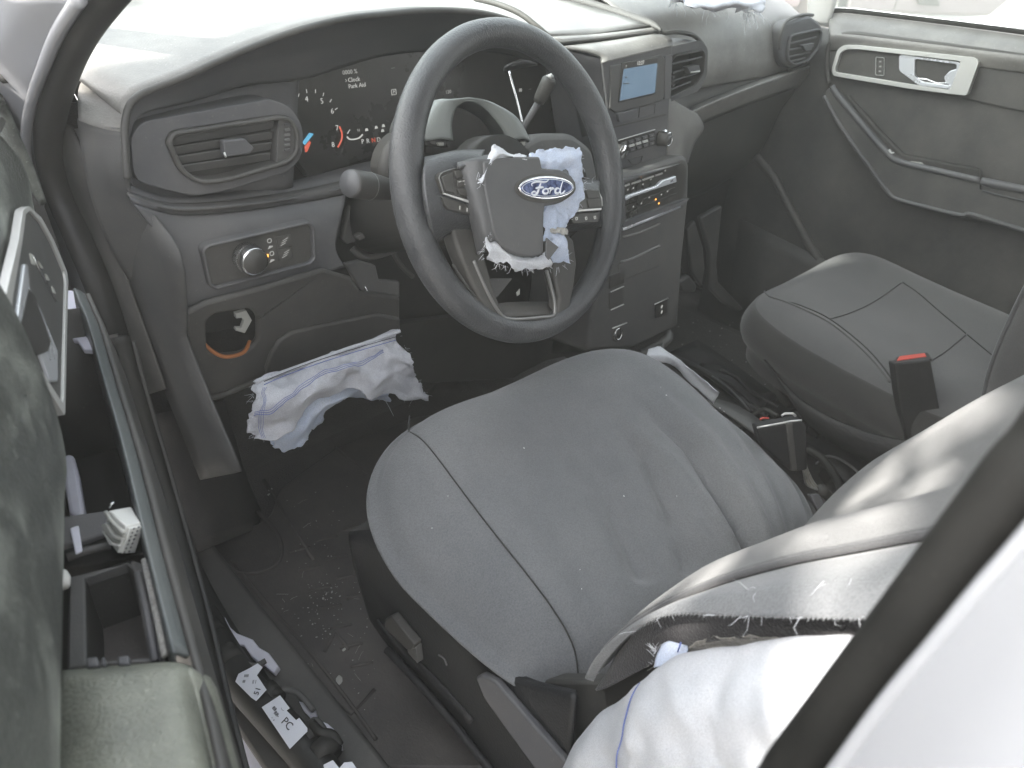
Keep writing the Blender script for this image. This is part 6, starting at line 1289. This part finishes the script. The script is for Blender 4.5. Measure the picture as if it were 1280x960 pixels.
# outer skin of the door
surf('door_skin', [[dw(u, .86, -.13) for u in (-.5, -.1, .3, .8)], [dw(u, .6, -.17) for u in (-.5, -.1, .3, .8)], [dw(u, .1, -.12) for u in (-.5, -.1, .3, .8)]], 'paint', dd, n=(3, 3), solid=.004)

# connector hanging on the shelf
cn = thing('wiring_connector', 'white multi-pin wiring connector resting loose on the driver door tray', 'connector', at(150, 665, Z=.61))
cxv = (at(173, 656, Z=.61)-at(150, 636, Z=.628)).normalized(); FCn = Fr(at(150, 660, Z=.612), at(176, 654, Z=.62)-at(160, 690, Z=.62), (.25, -.60, .75))
CV = {k: at(a, b, Z=z) for k, (a, b, z) in dict(A=(136, 638, .624), B=(164, 633, .612), Cc=(177, 654, .622), D=(158, 657, .634), E=(147, 692, .612), F=(166, 691, .600), G=(128, 668, .602), H=(150, 660, .590)).items()}
bm = bmesh.new(); VV = {k: bm.verts.new(p) for k, p in CV.items()}
for f in ('A B Cc D', 'D Cc F E', 'A D E G', 'B A G H', 'Cc B H F', 'G E F H'): bm.faces.new([VV[k] for k in f.split()])
body_ = bm_obj('housing', bm, 'white', cn, bevel=.0012)
FCn = Fr(CV['D'], CV['Cc']-CV['D'], (CV['Cc']-CV['D']).cross(CV['E']-CV['D'])*-1); 
if FCn.n.dot(CAM-CV['D']) < 0: FCn = Fr(CV['D'], CV['Cc']-CV['D'], FCn.n*-1)
FCs = Fr(CV['D'], CV['A']-CV['D'], (CV['A']-CV['D']).cross(CV['E']-CV['D']))
if FCs.n.dot(CAM-CV['D']) < 0: FCs = Fr(CV['D'], CV['A']-CV['D'], FCs.n*-1)
plate('face_block', FCn, inset(FCn.P([(158, 657), (177, 654), (166, 691), (147, 692)]), .0012), 0, .0025, 'white', cn, bevel=.0005)
for i in range(7):
    for j in range(2):
        q = lerp2(lerp2((163.5, 658.5), (169.5, 656.5), j), lerp2((151.5, 688), (157.5, 687), j), i/6)
        box('pin_hole', FCn, (*FCn.px(*q), .0027, .3), (.0013, .0010, .0006), 'ink', cn, bevel=0)
plate('latch', FCs, FCs.P([(132, 656), (137, 653), (146, 668), (157, 672), (156, 676), (144, 673), (134, 662)]), 0, .003, 'whited', cn, bevel=.0006)
plate('latch', FCs, FCs.P([(131, 664), (134, 664), (143, 678), (152, 681), (151, 684), (140, 681)]), 0, .002, 'white', cn, bevel=.0005)
tube('lever', [FCs.w(*FCs.px(*p), .002) for p in ((136, 640), (142, 650), (152, 660), (159, 666))], .0016, 'whited', cn, k=6)
tube('wire_end', [at(137, 634, Z=.628), at(139, 630, Z=.632), at(142, 628, Z=.632)], .0009, 'chrome', cn, k=6)

# ================================================================== sill wiring with paper tags
sw_ = thing('sill_wiring', 'black taped wiring run lying along the bare driver door sill', 'wiring', at(340, 880, Z=.12))
tube('taped_bundle', [at(256, 772, Z=.102), at(274, 808, Z=.106), at(306, 856, Z=.110), at(345, 900, Z=.110), at(385, 945, Z=.110), at(430, 1000, Z=.108)], .023, 'rubber', sw_, k=14, sub=6)
for q, r_ in (((262, 786), .016), ((284, 822), .018), ((338, 868), .015), ((388, 918), .016), ((404, 940), .02)): tube('tape_wrap', [at(q[0]-5, q[1]-6, Z=.118), at(q[0]+7, q[1]+8, Z=.118)], r_, 'black', sw_, k=10)
for q in (((270, 800), (300, 838), (318, 842)), ((300, 826), (318, 832), (332, 826)), ((352, 862), (372, 866), (392, 888)), ((384, 906), (396, 900), (410, 920))): tube('wire', [at(*p, Z=.122) for p in q], .0038, 'dash2', sw_, k=8, sub=4)
tube('cable_clip', [at(390, 905, Z=.13), at(400, 915, Z=.135), at(415, 918, Z=.13), at(424, 932, Z=.12)], .006, 'rubber', sw_, k=10, sub=4)
def tagp(label, l, words, z=.137, tilt=(-.35, -.1, .93)):
    f = Fr(at(*l[0], Z=z), at(*l[1], Z=z)-at(*l[0], Z=z), tilt); bmx = f.P(l)
    o = plate('paper_tag', f, bmx, -.0012, 0, 'tag', None, bevel=.0003); tag(o, label, 'tag', 'paper tags on the sill wiring')
    for s, px, py, size, rot, m in words: text('lettering', s, f, *f.px(px, py), size, m, o, h=.0004, rot=rot)
    return o, f
def along(f, a, b): p, q = Vector(f.px(*a)), Vector(f.px(*b)); return math.atan2((q-p).y, (q-p).x)
l = [(327, 884), (350, 869), (362, 885), (358, 888), (370, 900), (374, 897), (384, 910), (384, 914), (364, 934), (362, 936)]
f0 = Fr(at(*l[0], Z=.137), at(*l[1], Z=.137)-at(*l[0], Z=.137), (-.35, -.1, .93)); a0 = along(f0, (352, 898), (364, 911))
tagp('white paper tag marked PC wrapped round the black sill wiring', l, [('PC', 359, 905, .013, a0, 'ink'), ('88', 343, 886, .006, a0, 'ink'), ('BB-', 346, 893, .006, a0, 'ink'), ('\u00b7\u2013\u00b7', 353, 887, .006, a0, 'ink'), ('. ,', 343, 897, .008, a0, 'ink')])
l = [(294, 852), (298, 842), (312, 835), (322, 829), (328, 834), (321, 844), (333, 862), (320, 876), (314, 872)]
f1 = Fr(at(*l[0], Z=.137), at(*l[2], Z=.137)-at(*l[0], Z=.137), (-.35, -.1, .93)); a1 = along(f1, (318, 860), (328, 867))
tagp('white paper tag printed 51 nearer the dashboard on the sill wiring', l, [('51', 322, 864, .010, along(f1, (318, 870), (328, 860)), 'ink'), ('IIIII', 308, 845, .005, a1, 'ink'), ('|| |', 318, 852, .005, a1, 'ink'), ('III', 305, 852, .005, a1, 'ink')])
l = [(404, 956), (416, 950), (424, 960), (430, 953), (440, 952), (448, 964), (448, 980), (410, 980)]
tagp('crumpled white tag at the rear end of the sill wiring', l, [('A', 422, 966, .008, 0, 'ink')])

# ================================================================== floor mats
mt = thing('floor_mat', 'dirty black rubber floor mat with raised pattern in the driver footwell', 'mat', (-.1, .1, .01))
mp = [(240, 690), (252, 684), (336, 648), (350, 610), (420, 560), (520, 520), (700, 500), (700, 700), (620, 960), (480, 960), (440, 905), (380, 840), (310, 760), (262, 708)]
FMt = Fr((0, 0, .012), (1, 0, 0), (0, 0, 1))
plate('mat_sheet', FMt, roundpoly(FMt.P(mp), .02), -.008, 0, 'mat', mt, bevel=.004, seg=2)
tube('raised_rim', [FMt.w(*FMt.px(*p), .001) for p in ((322, 640), (345, 664), (352, 690), (340, 710), (300, 716), (258, 692))], .004, 'mat', mt, sub=4)
tube('raised_rim', [FMt.w(*FMt.px(*p), .001) for p in ((262, 712), (310, 766), (352, 815), (402, 868), (452, 928), (480, 960))], .005, 'mat', mt, sub=4)
tube('raised_rim', [FMt.w(*FMt.px(*p), .001) for p in ((290, 700), (332, 752), (380, 806), (432, 872), (470, 925))], .003, 'mat', mt, sub=4)
for k in range(9):
    for j in range(3):
        a, b = (360+k*13+j*34, 690+k*24-j*14), (388+k*13+j*34, 684+k*24-j*14)
        if b[0] < 470: tube('tread_rib', [FMt.w(*FMt.px(*a), 0), FMt.w(*FMt.px(*b), 0)], .003, 'mat', mt, k=6)
for l in ([(395, 855), (440, 892), (468, 862)], [(330, 600), (360, 650), (392, 700)], [(420, 560), (470, 600), (500, 640)], [(405, 815), (420, 790), (436, 812)]): tube('tread_rib', [FMt.w(*FMt.px(*q), 0) for q in l], .0035, 'mat', mt, k=6)
bm = bmesh.new(); rnd = random.Random(17)
for px, py, s in [(424, 850, .009), (338, 612, .006), (336, 618, .004), (430, 812, .004), (408, 742, .004), (415, 740, .003), (404, 748, .003)] + [(rnd.uniform(350, 470), rnd.uniform(600, 900), rnd.uniform(.0006, .002)) for _ in range(90)] + [(rnd.uniform(385, 430), rnd.uniform(725, 800), rnd.uniform(.0006, .0022)) for _ in range(60)]:
    p = at(px, py, Z=.0135); Mx = Matrix.Translation(p) @ Matrix.Rotation(rnd.random()*6, 4, 'Z') @ Matrix.Diagonal((1, rnd.uniform(.3, .7), .15, 1))
    bmesh.ops.create_icosphere(bm, subdivisions=1, radius=s, matrix=Mx)
for i in range(16):
    px, py = rnd.uniform(350, 475), rnd.uniform(620, 920); p = at(px, py, Z=.0145); a = rnd.random()*3.14; l = rnd.uniform(.003, .012); d = Vector((math.cos(a), math.sin(a), 0))*l
    tube_bm(bm, [p-d, p+d*.2+Vector((0, 0, .001)), p+d*.8+Vector((d.y, -d.x, 0))*.1], rnd.uniform(.00012, .0003), 4)
tag(bm_obj('debris', bm, 'whited'), 'pale grit and paper scraps strewn on the driver floor mat', 'debris', kind='stuff')
mt2 = thing('floor_mat', 'dark carpet mat in the passenger footwell beyond the centre stack', 'mat', (.75, .15, .01))
plate('mat_sheet', FMt, roundpoly([(.57, .42), (1.08, .42), (1.08, -.05), (.57, -.05)], .04), -.008, .0, 'carpet', mt2, bevel=.003)
bm = bmesh.new(); rnd = random.Random(21)
for i in range(40):
    px, py = rnd.uniform(845, 960), rnd.uniform(400, 490); p = at(px, py, Z=.0135); s = rnd.uniform(.0008, .003)
    bmesh.ops.create_icosphere(bm, subdivisions=1, radius=s, matrix=Matrix.Translation(p) @ Matrix.Diagonal((1.4, .6, .2, 1)))
tag(bm_obj('debris', bm, 'whited'), 'pale crumbs on the passenger footwell carpet', 'debris', kind='stuff')

# ================================================================== volume added to imitate veiling glare in the lens
bm = bmesh.new(); bmesh.ops.create_cube(bm, size=1, matrix=Matrix.Translation((0, 0, 2.8)) @ Matrix.Diagonal((64, 64, 8.5, 1)))
me = bpy.data.meshes.new('glare_haze'); bm.to_mesh(me); bm.free()
hz = bpy.data.objects.new('glare_haze', me); C.objects.link(hz); hz['kind'] = 'stuff'; hz['label'] = 'thin pale veil added to stand in for lens glare'; hz['category'] = 'glare_haze'
hm = bpy.data.materials.new('lens_glare_haze'); hm.use_nodes = True; hn = hm.node_tree; hn.nodes.remove(hn.nodes['Principled BSDF'])
pv = hn.nodes.new('ShaderNodeVolumePrincipled'); pv.inputs['Color'].default_value = (.94, .92, .84, 1); pv.inputs['Density'].default_value = .052; pv.inputs['Anisotropy'].default_value = .30
hn.links.new(pv.outputs[0], hn.nodes['Material Output'].inputs['Volume']); me.materials.append(hm)
